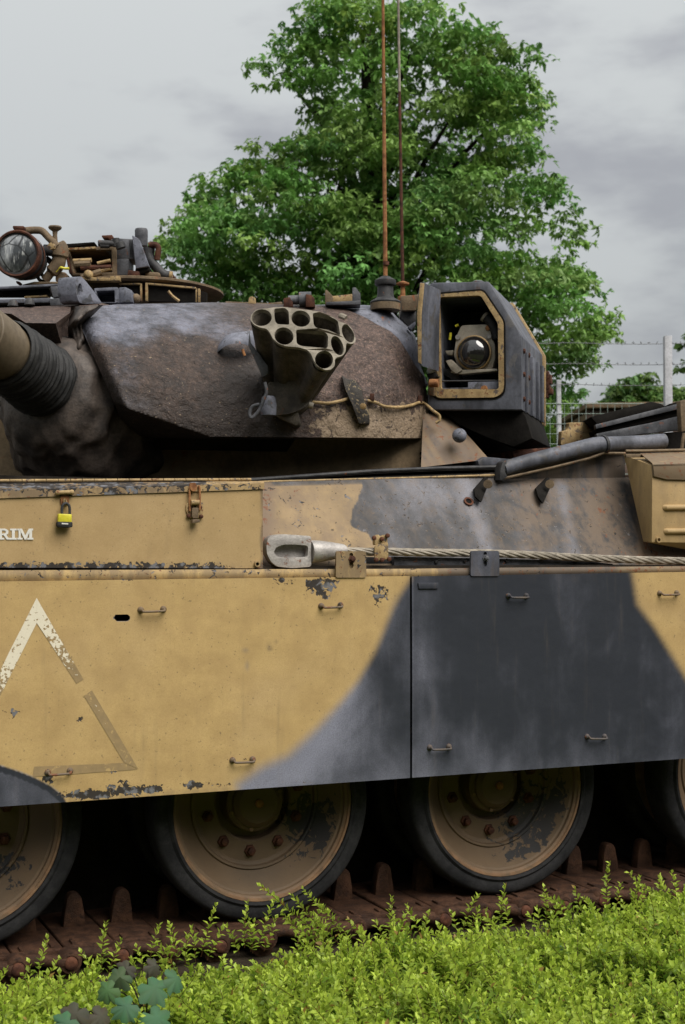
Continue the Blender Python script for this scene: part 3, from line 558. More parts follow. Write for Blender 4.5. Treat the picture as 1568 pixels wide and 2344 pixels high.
# tow rope
ROPE = empty('tow_rope', P(900, 1300, .06), 'steel wire tow rope with a forged silver eye lying along the hull side', 'rope')
cl = smooth_path([P(*q, .055) for q in zB2(620, 535, 790, 540, 930, 540, 1120, 545, 1430, 548)]+[P(*q, .055) for q in zB4(560, 25, 800, 36, 1000, 47, 1300, 58, 1568, 65, 1800, 72)], 10)
d_ = [0]
for a, b in zip(cl, cl[1:]): d_.append(d_[-1]+(b-a).length)
for sidx in range(6):
    pts = []; Lr = d_[-1]; nn = 190
    for i in range(nn):
        t = i/(nn-1)*Lr; j = min(max(0, int(np.searchsorted(d_, t))-1), len(cl)-2); w = (t-d_[j])/(d_[j+1]-d_[j]); p = cl[j].lerp(cl[j+1], w)
        ph = -2*math.pi*t/.30+sidx*math.pi/3; tt = (cl[j+1]-cl[j]).normalized(); a_ = frame(tt)
        pts.append(p+(a_[0]*math.cos(ph)+a_[1]*math.sin(ph))*.0100)
    MB().tube(pts, .0058, 7).build('strand', 'rope', ROPE)
eo = zB2(168, 505, 175, 460, 205, 437, 270, 431, 345, 436, 445, 443, 445, 632, 330, 641, 235, 632, 195, 600, 172, 555)
ei = zB2(212, 545, 226, 514, 270, 496, 340, 494, 418, 500, 428, 514, 423, 572, 320, 577, 242, 574)
eo = rounded(eo, 6, 3); ei = rounded(ei, 5, 3)
m = MB(); o = [P(u, v, .035) for u, v in eo]; i_ = [P(u, v, .035) for u, v in ei]; k = Vector((0, .042, 0)); m.holed(o, [i_], [p+k for p in o], [[p+k*.9 for p in i_]])
m.build('rope_eye', 'steel', ROPE, .0045, segs=3)
c0, c1 = P(*zB2(440, 540)[0], .056), P(*zB2(658, 532)[0], .056); ax = c1-c0; Ls = ax.length
MB().lathe([(.040, 0), (.042, Ls*.05), (.040, Ls*.25), (.033, Ls*.6), (.024, Ls*.93), (.019, Ls)], c0, ax, 20).build('rope_socket', 'steel', ROPE)
rc = MB().trace(rounded(zB2(838, 500, 922, 480, 922, 585, 838, 598), 6), .030, .006).trace(rounded(zB2(838, 440, 865, 432, 872, 450, 890, 436, 916, 434, 918, 490, 838, 500), 4), .034, .02).build('rope_clamp', 'tan_old', TANK, .0015)
for q in zB2(832, 455, 915, 440, 880, 462, 880, 590, 845, 590, 925, 585): MB().lathe([(.009, 0), (.008, .008), (.004, .010)], P(*q, .031), (0, -1, 0), 8).build('bolt', 'rust', rc)

# padlock
PAD = empty('padlock', P(149, 1207, .0), 'small yellow and black padlock hanging from the bin hasp', 'padlock')
MB().trace(rounded(zB1(326, 274, 401, 277, 400, 322, 325, 320), 2), -.010, .020).build('lock_body', 'yellow', PAD, .002)
MB().trace(rounded(zB1(320, 318, 404, 320, 406, 346, 392, 352, 330, 350, 318, 342), 3), -.012, .024).build('lock_bumper', 'rubber', PAD, .002)
MB().tube(smooth_path([P(*q, 0) for q in zB1(346, 285, 345, 245, 352, 224, 366, 216, 382, 224, 388, 245, 388, 285)], 4), .0048, 8).build('shackle', 'dark', PAD)
MB().trace(zB1(344, 325, 380, 327, 380, 334, 344, 332), -.0127, .0006).build('maker_mark', 'white', PAD)

# right hand stowage bin
BR = [P(*q, .05) for q in zA4(1340, 1080, 1800, 1060, 1800, 1622, 1275+62, 1621)]
m = MB(); fr = zA4(1340, 1085, 1800, 1070, 1800, 1625, 1336, 1621); f3 = [P(u, v, .05) for u, v in fr]
bkq = [P(*q, .33) for q in zA4(1140, 1010, 1650, 1000)]; bk3 = [bkq[0], bkq[1], bkq[1]+Vector((0, -.22, -.46)), P(*zA4(1276, 1616)[0], .125)]
m.add(f3+bk3, [(0, 1, 2, 3), (4, 7, 6, 5), (0, 3, 7, 4), (1, 5, 6, 2), (0, 4, 5, 1), (3, 2, 6, 7)])
def bin2_mask(p): return (0, .22, .3, .3)
bin2 = m.build('stowage_bin', 'bin_paint', TANK, .003, mask=bin2_mask)
lid0 = [P(*q, .040) for q in zA4(1345, 1080, 1352, 1160, 1440, 1182, 1800, 1190, 1800, 1070)]; m = MB().prism(lid0, Vector((0, .012, 0)))
tl = [P(*q, .040) for q in zA4(1345, 1080, 1800, 1068)]; tb = [P(*q, .20) for q in zA4(1258, 1010, 1700, 996)]
m.prism([tl[0], tl[1], tb[1], tb[0]], Vector((0, .006, .008))); m.build('lid', 'bin_paint', bin2, .002, mask=(0, .25, .85, .3))
m = MB().trace(zA4(1155, 1003, 1302, 1003, 1302, 1028, 1160, 1030), .19, .01); m.build('lid_flange', 'tan_brown', bin2, .001)
MB().tube([P(*q, .20) for q in zA4(1155, 984, 1300, 983, 1750, 972)], .006, 8).build('hinge_tube', 'tan_brown', bin2)
for q in (zA4(1425, 1378, 1800, 1374), zA4(1432, 1543, 1800, 1540)): MB().tube([P(*q[0], .052), P(*q[0], .048)+Vector((.004, 0, 0)), P(*q[1], .048)], .0125, 12).build('pressed_rib', 'bin_paint', bin2, mask=(0, .1, .2, .3))
MB().lathe([(.012, 0), (.012, .012), (.0075, .012), (.0075, -.01)], P(*zA4(1376, 1602)[0], .05), (0, -1, 0), 14, caps=False).build('drain_tube', 'tan_old', bin2)
# engine louvres and deck bits at right
for q, y, mt in ((zA4(912, 745, 1050, 712, 1330, 640, 1400, 655, 1460, 690, 1330, 700, 960, 800), .62, 'black'), (zA4(945, 800, 1330, 702, 1700, 610, 1700, 650, 1340, 735, 950, 830), .60, 'tan_brown'),
                 (zA4(945, 832, 1340, 737, 1700, 655, 1700, 700, 960, 862), .63, 'black'), (zA4(950, 864, 1340, 785, 1545, 735, 1550, 835, 960, 900), .60, 'tan_brown'),
                 (zA4(1460, 655, 1700, 590, 1700, 640, 1470, 690), .66, 'black')):
    MB().trace(q, y, F0*(.05 if mt != 'black' else .30)).build('louvre_slat', 'greydark' if mt == 'tan_brown' else 'black', TANK, .002)
MB().trace(zA4(1535, 635, 1700, 600, 1700, 820, 1545, 850), .5, .03).build('louvre_end_plate', 'tan_brown', TANK, .002)
m = MB().tube(smooth_path([P(*q, .35) for q in zA4(1562, 860, 1550, 930, 1548, 985, 1575, 1000)], 4), .008, 8); m.build('grab_handle', 'tan_brown', TANK)
MB().trace(zA4(1000, 900, 1700, 830, 1700, 1010, 1000, 1010), .70, F0*.3).build('engine_deck', 'black', TANK)
MB().trace(rounded(zA4(710, 845, 748, 840, 762, 812, 760, 785, 990, 785, 990, 930, 705, 945), 4), .80, .03).build('deck_bracket', 'tan_old', TANK, .002)
m = MB().trace(zA4(360, 985, 420, 972, 640, 960, 640, 1010, 380, 1030), .60, .3); m.build('deck_block', 'rust', TANK, .003)
MB().trace(zA3(680, 1345, 730, 1318, 920, 1335, 860, 1370, 690, 1385), .50, .3).build('deck_block', 'slate_streaked', TANK, .003)

# ---- running gear
wheel_y, WR = .20, .43
def wheel_mask(c, ca=.62, cw=.45, cs=.55):
    def f(p):
        dx, dz = p.x-c.x, p.z-c.z; r = math.hypot(dx, dz); an = math.atan2(-dz, dx)
        chip = cs*math.exp(-((an-ca)/cw)**2)*sstep(.10, .17, r)*(1-sstep(.30, .34, r))
        return (chip, sstep(.325, .35, r), .25+.5*max(0, mnoise.noise(p*6)), 1)
    return f
def wheel(cx, ch):
    c = Vector((cx, wheel_y, .535)); ax = Vector((0, 1, 0)); w = empty_part('road_wheel', c)
    for yo, nm in ((0, 1), (.31, 0)):
        o = c+Vector((0, yo, 0)); ring = [(.352, .150), (.352, .0), (.362, -.002), (.372, .006), (.385, .004), (.408, .006), (.419, .014), (.425, .03), (.425, .12), (.418, .148), (.352, .150)]
        MB().lathe(ring, o, ax, 72, caps=False).build('tyre', 'tyre', w)
        prof = [(.354, .10), (.354, .012), (.350, .008), (.343, .009), (.340, .016), (.332, .022), (.330, .034), (.322, .038), (.302, .066), (.276, .094), (.256, .110), (.250, .104), (.242, .106), (.238, .120), (.228, .124), (.224, .128), (.154, .130), (.147, .136), (.142, .172), (.118, .176), (.112, .15)] if nm else [(.354, .1), (.354, .02), (.1, .02)]
        MB().lathe(prof, o, ax, 72, caps=not nm).build('rim', 'wheel', w, mask=wheel_mask(o, *ch), ang=25)
        if nm:
            MB().lathe([(.112, .172), (.112, .112), (.104, .104), (.094, .102), (.092, .088), (.075, .070), (.03, .066), (.001, .066)], o, ax, 40).build('hub', 'wheel', w, mask=wheel_mask(o, *ch), ang=25)
            for i in range(10):
                a = math.radians(36*i+14); p = o+Vector((.186*math.cos(a), .129, .186*math.sin(a)))
                MB().lathe([(.024, 0), (.022, .008), (.0145, .010), (.0145, .026), (.009, .029)], p, -ax, 6).build('bolt', 'rust', w)
            for i in range(6):
                a = math.radians(60*i+20); p = o+Vector((.102*math.cos(a), .104, .102*math.sin(a))); MB().lathe([(.009, 0), (.008, .007)], p, -ax, 6).build('hub_bolt', 'wheel', w, mask=(0, .3, 0, 1))
            MB().lathe([(.016, 0), (.016, .012), (.008, .016)], o+Vector((0, .067, 0)), -ax, 8).build('hub_plug', 'rust_light', w)
    return w
def empty_part(name, c):
    o = bpy.data.objects.new(name, None); o.empty_display_size = .1; o.location = c; link(o, TANK); return o
for cx, ch in zip((P(-92, 1900, wheel_y).x, P(607, 1855, wheel_y).x, P(1161, 1804, wheel_y).x, P(1705, 1770, wheel_y).x), ((.75, .35, .38), (.42, .48, .66), (.70, .85, .62), (2.4, .3, .4))): wheel(cx, ch)
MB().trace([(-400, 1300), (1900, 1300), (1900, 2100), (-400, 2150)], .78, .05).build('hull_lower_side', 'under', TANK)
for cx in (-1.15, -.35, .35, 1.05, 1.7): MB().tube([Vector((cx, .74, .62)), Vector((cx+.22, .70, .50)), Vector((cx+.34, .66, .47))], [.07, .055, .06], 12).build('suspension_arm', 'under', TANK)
# track, link by link
pitch = .178; x0 = -.711-9*.178; zt = .108
lk = None
for i in range(26):
    x = x0+i*pitch; dz = .004*math.sin(i*1.7)
    o = empty_part('track_link', Vector((x, .36, zt+dz)))
    if lk is None:
        m = MB()
        sh = [(-.0875, -.004), (-.084, .002), (-.03, .006), (.03, .006), (.084, .002), (.0875, -.004), (.084, -.035), (-.084, -.035)]
        m.prism([Vector((x+a, .150, zt+b)) for a, b in sh], Vector((0, .475, 0)))
        for s_ in (-.055, .05): m.box((x+s_, .19, zt+.006), (.012, 0, 0), (0, .05, 0), (0, 0, .012))
        p1 = m.build('shoe', 'track', o, .0025)
        m = MB(); q = [(-.043, -.004), (-.036, .055), (-.027, .105), (-.018, .120), (-.008, .125), (.008, .125), (.018, .120), (.027, .105), (.036, .055), (.043, -.004)]
        m.prism([Vector((x+a, .395, zt+b)) for a, b in q], Vector((0, .05, 0))); p2 = m.build('guide_horn', 'track', o, .006)
        m = MB(); e_ = [(x-.089, .100, zt-.030), (x-.06, .096, zt-.014), (x-.02, .092, zt-.010), (x+.03, .088, zt-.018), (x+.06, .080, zt-.022), (x+.089, .074, zt-.026)]
        m.tube(smooth_path(e_, 3), [.020+.006*abs(math.cos(j*.21)) for j in range(16)], 10); p3 = m.build('end_connector', 'track', o)
        xb = x+.089; m = MB().lathe([(.040, -.06), (.041, -.004), (.036, .006), (.026, .008), (.025, .004), (.024, .006)], (xb, .066, zt-.024), (0, -1, 0), 18); p4 = m.build('knuckle', 'track', o)
        p6 = MB().lathe([(.023, 0), (.022, .016), (.015, .021), (.008, .021)], (xb, .066, zt-.024), (0, -1, 0), 12).build('link_pin', 'rust', o)
        m = MB().prism([Vector((x+a, .095, zt+b)) for a, b in [(.035, -.03), (.12, -.03), (.125, -.075), (.10, -.098), (.07, -.098), (.045, -.075)]], Vector((0, .06, 0))); p5 = m.build('grouser', 'track', o, .006)
        lk = (o.location.copy(), [p1, p2, p3, p4, p5, p6])
    else:
        for p in lk[1]:
            c = p.copy(); COL.objects.link(c); c.parent = o; c.matrix_parent_inverse = WM(o).inverted(); c.location = WM(p).translation+(o.location-lk[0]); c.rotation_euler = (0, .03*math.sin(i*2.3), 0)

# ---- turret
TB = lambda u: interp(u, [(-60, 5.95), (300, 5.85), (966, 6.12), (1000, 6.15)])
m = MB(); us = [-200+1166*i/40 for i in range(41)]
lo = [Vector((*Q(u, 1100, TB(u)).xy, 1.735)) for u in us]; hi = [Vector((*Q(u, 1000, TB(u)).xy, 2.06)) for u in us]
bkv = Vector((.5, 1.4, 0)); n = 41
m.add(lo+hi+[p+bkv for p in lo]+[p+bkv for p in hi], [(i, i+1, n+i+1, n+i) for i in range(n-1)]+[(n+i, n+i+1, 3*n+i+1, 3*n+i) for i in range(n-1)]+[(n-1, 2*n-1, 4*n-1, 3*n-1), (0, 2*n, 3*n, n)])
TUR = m.build('turret_ring_wall', 'basewall', TANK)
for q in zA2(1366, 1295, 1366, 1330): MB().lathe([(.007, 0), (.007, .005)], Q(*q, TB(960)-.01), FT, 8).build('bolt', 'black', TUR)
MB().trace(zA1(672, 1465, 750, 1460, 748, 1640, 668, 1640), lambda u, v: Q(u, v, 5.80), F0*.04).build('wall_rib', 'under', TUR, .003)
# flared casting right of the wall
fl = MB()
def flare(s, t):
    tl, tr, br, bl = Q(*zA3(300, 1020)[0], 6.16), Q(*zA3(470, 1010)[0], 6.30), Q(*zA3(760, 1335)[0], 6.05), Q(*zA3(285, 1392)[0], 5.93)
    p = (tl*(1-s)+tr*s)*(1-t)+(bl*(1-s)+br*s)*t; return p+F0*(-.05*math.sin(math.pi*s)*math.sin(math.pi*min(1, t*1.2)))
fl.grid(flare, 24, 16); fl.build('ring_fairing', 'hull_paint', TANK, mask=lambda p: (lambda uv: (max(0, min(1, .62+.9*mnoise.noise(Vector((uv[0]*.055-uv[1]*.036, uv[1]*.004, 0))))), .2, .75, .25))(proj(p)))
MB().sphere(Q(1051.5, 997, 6.0), .031, 18).build('ball_knob', 'grey', TANK)
# turret core
ctr = Vector((-.1, 1.75, 0)); m = MB()
m.lathe([(.96, 1.9), (1.0, 2.05), (.98, 2.25), (.88, 2.42), (.75, 2.50), (.02, 2.52)], ctr, UP, 48); core = m.build('turret_core', 'under', TANK)
ctop = [(186, 747), (197, 735), (215, 712), (235, 700), (270, 697), (500, 692), (700, 698), (775, 701), (837, 727), (862, 742), (892, 757), (913, 776), (934, 808), (950, 836), (972, 864), (978, 905), (982, 950), (988, 994)]
cbot = [(186, 749), (262, 925), (292, 998), (420, 999), (985, 1003), (988, 1003)]
def cheekZ(u, v):
    t = max(0, min(1, (v-692)/310)); Zb = 5.42+(u-290)/695*.52; D = .72
    Zz = Zb+D*(1-math.sqrt(max(0, 1-(1-t)**2.2)))*.92
    dl = u-interp(v, [(745, 186), (925, 262), (999, 293)])
    if dl < 34: Zz += .085*(1-max(0, dl)/34)**2
    if u > 860: Zz += .30*((u-860)/128)**2
    ln = 925+(u-262)*.344
    if 200 < u < 500 and v > ln: Zz += .0048*(v-ln)
    return Zz
def cheek(s, t):
    u = 186.5+(987.5-186.5)*s; a, b = interp(u, ctop), interp(u, cbot); v = a+(b-a)*t
    p = Q(u, v, cheekZ(u, v)); nz = mnoise.fractal(p*5, 1, 2, 3)*.010+mnoise.noise(p*22)*.003+mnoise.noise(p*55)*.0022
    return p+D_*nz*min(1, 8*s*(1-s)+.3)
NU, NV = 190, 80
m = MB(); m.grid(cheek, NU, NV)
rim = [cheek(i/NU, 0) for i in range(NU+1)]+[cheek(1, j/NV) for j in range(1, NV+1)]+[cheek(1-i/NU, 1) for i in range(1, NU+1)]+[cheek(0, 1-j/NV) for j in range(1, NV)]
n = len(rim); bk = []
for i, p in enumerate(rim):
    u, v = proj(p); bk.append(p+F0*(.10 if v > 985 else .5)+UP*(0.0 if v > 985 else .02))
m.add(rim+bk, [(i, (i+1) % n, n+(i+1) % n, n+i) for i in range(n)])
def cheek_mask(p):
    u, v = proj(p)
    r = .74*(1-sstep(745, 815, v+30*mnoise.noise(p*4)+14*mnoise.noise(p*14)))*(1-sstep(400, 640, u))+.40*math.exp(-((u-285)/55)**2-((v-850)/80)**2)+.30*math.exp(-((u-330)/90)**2-((v-930)/25)**2)+.4*math.exp(-((u-540)/50)**2-((v-775)/35)**2)  # top band is sky sheen painted in, other patches plain blue-grey
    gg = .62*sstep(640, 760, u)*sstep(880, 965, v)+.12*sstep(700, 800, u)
    bb = .62*sstep(790, 920, v)*(1-sstep(600, 720, u))+.35*sstep(470, 600, u)*sstep(700, 620, u)*sstep(760, 830, v)  # shade painted in, low on the left and beside the launcher
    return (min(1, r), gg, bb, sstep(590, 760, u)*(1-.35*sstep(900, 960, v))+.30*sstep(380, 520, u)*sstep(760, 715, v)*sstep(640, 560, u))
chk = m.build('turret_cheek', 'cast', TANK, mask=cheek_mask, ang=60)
# shoulder of the roof behind the cheek
def shoulder(s, t):
    prof = [(690, 699), (745, 697), (800, 697.5), (850, 699), (875, 700.5), (893, 709), (910, 727), (934, 748), (950, 768), (958, 800), (964, 840), (980, 880)]
    k = s*(len(prof)-1); i = min(int(k), len(prof)-2); w = k-i; u = prof[i][0]*(1-w)+prof[i+1][0]*w; v = prof[i][1]*(1-w)+prof[i+1][1]*w
    cu, cv = 760, 860; return Q(u+(cu-u)*t*.55, v+(cv-v)*t*.55, 6.42-.27*(1-(1-t)**2)**.5-.04*t)
m = MB(); m.grid(shoulder, 66, 16); e0 = [shoulder(i/66, 0) for i in range(67)]; m.add(e0+[p+F0*.5 for p in e0], [(i, i+1, 68+i, 67+i) for i in range(66)])
m.build('turret_shoulder', 'grey', TANK)
# left roof block above the mantlet, roof plate
m = MB()
fz = 5.55
top4 = [Q(*q, zz) for q, zz in zip(zE1(-60, 985, 220, 975, 560, 962, 900, 945, 1150, 930, 1250, 960), (5.9, 5.95, 6.0, 6.05, 6.1, 6.1))]
fr4 = [Q(*q, zz) for q, zz in zip(zE1(-60, 1030, 130, 1050, 290, 1150, 620, 1155, 850, 985, 1000, 990), (5.5, 5.5, 5.5, 5.52, 5.75, 5.9))]
dn4 = [Q(*q, zz) for q, zz in zip(zE1(-60, 1250, 200, 1350, 420, 1400, 760, 1650, 780, 1250, 960, 1150), (5.75, 5.78, 5.8, 5.72, 5.95, 6.0))]
m.add(top4+fr4+dn4, [(i, i+1, 7+i, 6+i) for i in range(5)]+[(6+i, 7+i, 13+i, 12+i) for i in range(5)])
m.build('turret_roof_front', 'cast', TANK, mask=(.05, .12, .1, .8), ang=20)
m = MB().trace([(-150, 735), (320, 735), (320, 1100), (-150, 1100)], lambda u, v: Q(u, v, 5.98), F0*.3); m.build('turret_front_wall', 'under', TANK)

MB().trace([(955, 900), (1195, 925), (1232, 1015), (1245, 1050), (955, 1078)], lambda u, v: Q(u, v, 6.75), F0*.8).build('turret_bustle', 'black', TANK, .01)
# ---- gun
GA = (FT+UP*.235).normalized(); GR = Q(100, 874, 5.56); a_, b_, w_ = frame(GA)
prof = []
for i in range(90):
    h = -.04+.37*i/89; r = .147-.020*(h+.04)/.37+.0035*math.sin(i*1.05)+.002*math.sin(i*.41)
    prof.append((r, h))
prof += [(.122, .333), (.118, .30)]
gb = MB().lathe([(.112, .20), (.112, .36), (.1165, .362), (.1165, .52), (.112, .525), (.112, 1.5), (.105, 1.52), (.10, 3.4), (.06, 3.4), (.06, 3.2)], GR, GA, 48).build('gun_barrel', 'barrel', TANK)
def bootwarp(p, i, t):
    return p+(p-GR).normalized()*(.008*mnoise.noise(Vector((math.cos(t)*2, math.sin(t)*2, i*.12)))+.003*mnoise.noise(Vector((math.cos(t)*6, math.sin(t)*6, i*.6))))
MB().lathe(prof, GR, GA, 48, caps=False, warp=bootwarp).build('recoil_boot', 'rubber', gb)
MB().lathe([(.1505, -.008), (.1505, .008)], GR-GA*.02, GA, 40, caps=False).build('clamp_band', 'rust_light', gb)
def canv(p, i, t):
    q = p-GR; k = i/48
    w = mnoise.noise(Vector((p.x*3.0, p.y*3.0, p.z*13+4*mnoise.noise(p*3)))); w2 = 1-2*abs(mnoise.noise(Vector((p.x*5, p.y*5, p.z*9+7)))); s_ = 1+(.15*w+.13*(w2-.3))*min(1, k*3)+.018*mnoise.noise(p*18)*min(1, k*3)
    p2 = GR+q*s_; return p2+UP*(-.11*k*(1 if (p-GR).z < 0 else .12))
c0_ = [(.14, .0), (.165, -.01), (.19, -.03), (.205, -.05), (.215, -.08), (.232, -.10), (.235, -.13), (.25, -.16), (.262, -.18), (.272, -.22), (.285, -.25), (.29, -.30), (.30, -.34), (.30, -.40), (.29, -.46), (.27, -.52), (.2, -.56)]
cprof = [(interp(i/3, [(j_, c[0]) for j_, c in enumerate(c0_)]), interp(i/3, [(j_, c[1]) for j_, c in enumerate(c0_)])) for i in range(49)]
MB().lathe(cprof, GR, GA, 150, warp=canv).build('mantlet_cover', 'canvas', gb, ang=80)
def foldsheet(s, t):
    L_ = [zA1(440, 590)[0], zA1(420, 720)[0], zA1(425, 850)[0], zA1(440, 960)[0], zA1(470, 1080)[0], zA1(470, 1250)[0], zA1(440, 1400)[0]]
    R2 = [zA1(640, 580)[0], zA1(520, 700)[0], zA1(540, 850)[0], zA1(590, 980)[0], zA1(600, 1080)[0], zA1(560, 1250)[0], zA1(520, 1400)[0]]
    k = t*6; i = min(int(k), 5); w = k-i
    u = (L_[i][0]*(1-w)+L_[i+1][0]*w)*(1-s)+(R2[i][0]*(1-w)+R2[i+1][0]*w)*s; v = (L_[i][1]*(1-w)+L_[i+1][1]*w)*(1-s)+(R2[i][1]*(1-w)+R2[i+1][1]*w)*s
    return Q(u, v, 5.70-.06*math.sin(math.pi*s)+.05*math.sin(t*26+s*5)*.6+.03*mnoise.noise(Vector((s*5, t*14, 0))))
MB().grid(foldsheet, 20, 70).build('cover_fold', 'canvas', gb, ang=80)
MB().trace(zA1(548, 1120, 600, 1110, 605, 1400, 560, 1440), lambda u, v: Q(u, v, 5.72), F0*.05).build('cover_strap', 'tan_brown', TANK, .004)

# ---- smoke grenade launcher
LZ = 5.42
def lf(u, v):
    x, y = (u-554.2)*5.5297, (v-683.1)*5.5297
    return Q(u, v, LZ+.00005*(700-x)*.6-.00016*(y-480)+max(0, x-980)*.00034)
outer = rounded(zE3(115, 205, 175, 142, 300, 128, 400, 113, 520, 108, 720, 133, 850, 148, 1000, 172, 1150, 232, 1240, 298, 1330, 325, 1400, 410, 1442, 520, 1425, 568, 1372, 578, 1320, 560, 1315, 600, 1310, 680, 1270, 728, 1200, 745, 1172, 770, 1176, 850, 1125, 902, 1050, 907, 962, 860, 912, 795, 872, 700, 822, 648, 720, 620, 560, 606, 462, 572, 392, 512, 352, 432, 312, 384, 225, 368, 150, 332, 102, 270), 4, 2)
holes_px = [ell(zE3(248, 243)[0], 23.2, 19.2, -6), ell(zE3(530, 476)[0], 22.3, 19.6, 20), ell(zE3(744, 256)[0], 22, 18.6, 12), ell(zE3(1037, 775)[0], 20.8, 20.6, 0), ell(zE3(1205, 597)[0], 12.8, 23.2, -22), ell(zE3(1342, 441)[0], 12.6, 22.2, -24),
            rounded(zE3(403, 130, 540, 118, 590, 160, 600, 335, 440, 325, 415, 280), 5), rounded(zE3(682, 392, 1050, 425, 1090, 470, 1085, 632, 745, 602, 690, 572), 6), rounded(zE3(893, 182, 1000, 195, 1100, 222, 1212, 282, 1245, 470, 1080, 393, 935, 372, 905, 330), 5)]
BASE = Q(*zE3(590, 1210)[0], 5.72)
cen = lf(*zE3(720, 470)[0])
def back(p, t, sc=.46): return p.lerp(BASE+(p-cen)*sc, t)
o3 = [lf(u, v) for u, v in outer]; h3 = [[lf(u, v) for u, v in h] for h in holes_px]
m = MB(); tris = tessellate_polygon([o3]+h3); flat = [p for l in [o3]+h3 for p in l]; m.add(flat, tris)
for h in h3:
    n = len(h); d3 = [back(p, .05) for p in h]; m.add(h+d3, [(i, (i+1) % n, n+(i+1) % n, n+i) for i in range(n)])
n = len(o3); d3 = [back(p, .035)+(p-cen).normalized()*.001 for p in o3]; m.add(o3+d3, [(i, (i+1) % n, n+(i+1) % n, n+i) for i in range(n)])
LAU = m.build('smoke_launcher', 'olive', TANK, ang=30)
m = MB(); rings = [[back(p.lerp(cen, .07 if t > .04 else 0), t)+(p-cen).normalized()*.001 for p in o3] for t in (.035, .08, .3, .6, .85, 1.0)]
m.add([p for r in rings for p in r], [(k*n+i, k*n+(i+1) % n, (k+1)*n+(i+1) % n, (k+1)*n+i) for k in range(5) for i in range(n)]+[tuple(5*n+i for i in range(n))]); m.build('launcher_body', 'launcher', LAU, ang=50)
for j, h in enumerate(h3):
    n2 = len(h); cc = sum(h, Vector())/n2; A0 = [back(p, .05) for p in h]; A1 = [back(p, .42 if j < 6 else .5) for p in h]
    m = MB().add(A0+A1, [(i, (i+1) % n2, n2+(i+1) % n2, n2+i) for i in range(n2)]+[tuple(range(n2, 2*n2))]); m.build('launch_tube' if j < 6 else 'weight_recess', 'launcher', LAU)
    if j < 6:
        m = MB(); J = [[back(cc+(p-cc)*1.17, t)+(p-cc)*(.35*t) for p in h] for t in (.045, .3, .6, .92)]
        m.add([p for r_ in J for p in r_], [(k*n2+i, k*n2+(i+1) % n2, (k+1)*n2+(i+1) % n2, (k+1)*n2+i) for k in range(3) for i in range(n2)]+[tuple(3*n2+i for i in range(n2))]); m.build('tube_jacket', 'launcher', LAU)
m = MB().trace(zE3(90, 420, 110, 560, 200, 680, 330, 860, 330, 960, 260, 1000, 170, 800, 78, 600), lambda u, v: Q(u, v, 5.56), F0*.03); m.build('side_plate', 'greydark', LAU, .004)
m = MB(); q0 = rounded(zE3(330, 1050, 800, 1050, 880, 1200, 880, 1290, 800, 1380, 720, 1420, 520, 1480, 380, 1480, 300, 1300), 8)
m.trace(q0, lambda u, v: Q(u, v, 5.56+.0012*abs(u-665)), F0*.22); m.trace(rounded(zE3(430, 1440, 700, 1400, 740, 1575, 690, 1620, 560, 1560, 440, 1500), 5), lambda u, v: Q(u, v, 5.60), F0*.15); m.build('launcher_base', 'launcher', LAU, .012)
MB().tube([Q(*q, 5.50) for q in zE3(845, 1345, 900, 1360)], .012, 12).build('cable_gland', 'olive', LAU)
m = MB().lathe([(.030, 0), (.032, .04), (.026, .07), (.02, .075)], Q(*zE3(335, 1480)[0], 5.52), UP, 20); m.build('connector_can', 'grey', LAU)
MB().tube(smooth_path([Q(*q, 5.47) for q in zE3(285, 1060, 310, 1180, 270, 1290, 210, 1420, 125, 1510, 95, 1460, 130, 1370, 220, 1340)], 5), .0068, 8).build('cable_loop', 'greydark', LAU)
# wire along the cheek, held by clips
wp = [Q(u, v, cheekZ(u, v)-.022) for u, v in zA2(598, 935, 650, 940, 720, 945, 800, 930, 870, 912, 940, 925, 1010, 930, 1060, 945, 1100, 965, 1160, 973, 1230, 972, 1300, 958, 1350, 940, 1390, 950)]+[Q(*q, 6.05) for q in zA2(1450, 1000, 1488, 1030, 1490, 1065, 1465, 1082)]
MB().tube(smooth_path(wp, 4), .0066, 8).build('lamp_cable', 'tan_old', chk)
for q in zA2(1022, 905, 1355, 918): MB().box(Q(*q, cheekZ(*q)-.02), R_*.018, F0*.03, UP*.03).build('cable_clip', 'rust', chk, .002)
m = MB().trace(zA2(808, 745, 845, 775, 900, 780, 955, 850, 960, 900, 1000, 1000, 1008, 1090, 930, 1090, 880, 950, 835, 850), lambda u, v: Q(u, v, cheekZ(u, v)-.055+.0002*(v-880)), D_*.09)
m.build('rail_bracket', 'chipped_dark', chk, .006)
MB().lathe([(.013, 0), (.013, .01), (.006, .012)], Q(*zA2(962, 968)[0], cheekZ(832, 930)-.07), FT, 10).build('bolt', 'brass', chk)
m = MB().lathe([(.013, 0), (.015, .003), (.015, .03), (.012, .034)], Q(*zE4(560, 570)[0], cheekZ(795, 728)-.02), (-RT-FT*.2+UP*.5), 8); m.build('hex_plug', 'olive', chk)
hd = MB(); ha_ = smooth_path([Vector((*q, 0)) for q in zA1(1335, 887, 1372, 850, 1420, 824, 1475, 818, 1530, 830, 1575, 860)], 4); hb_ = smooth_path([Vector((*q, 0)) for q in zA1(1345, 835, 1385, 785, 1430, 757, 1480, 748, 1530, 742, 1580, 735)], 4)
def hood(s, t):
    k = min(int(s*20), 19); w = s*20-k; a = ha_[k].lerp(ha_[k+1], w); b = hb_[k].lerp(hb_[k+1], w); q = a.lerp(b, t); return Q(q.x, q.y, cheekZ(540, 790)-.115*math.sin(math.pi*(.12+.76*s))*(1-.55*t*t))
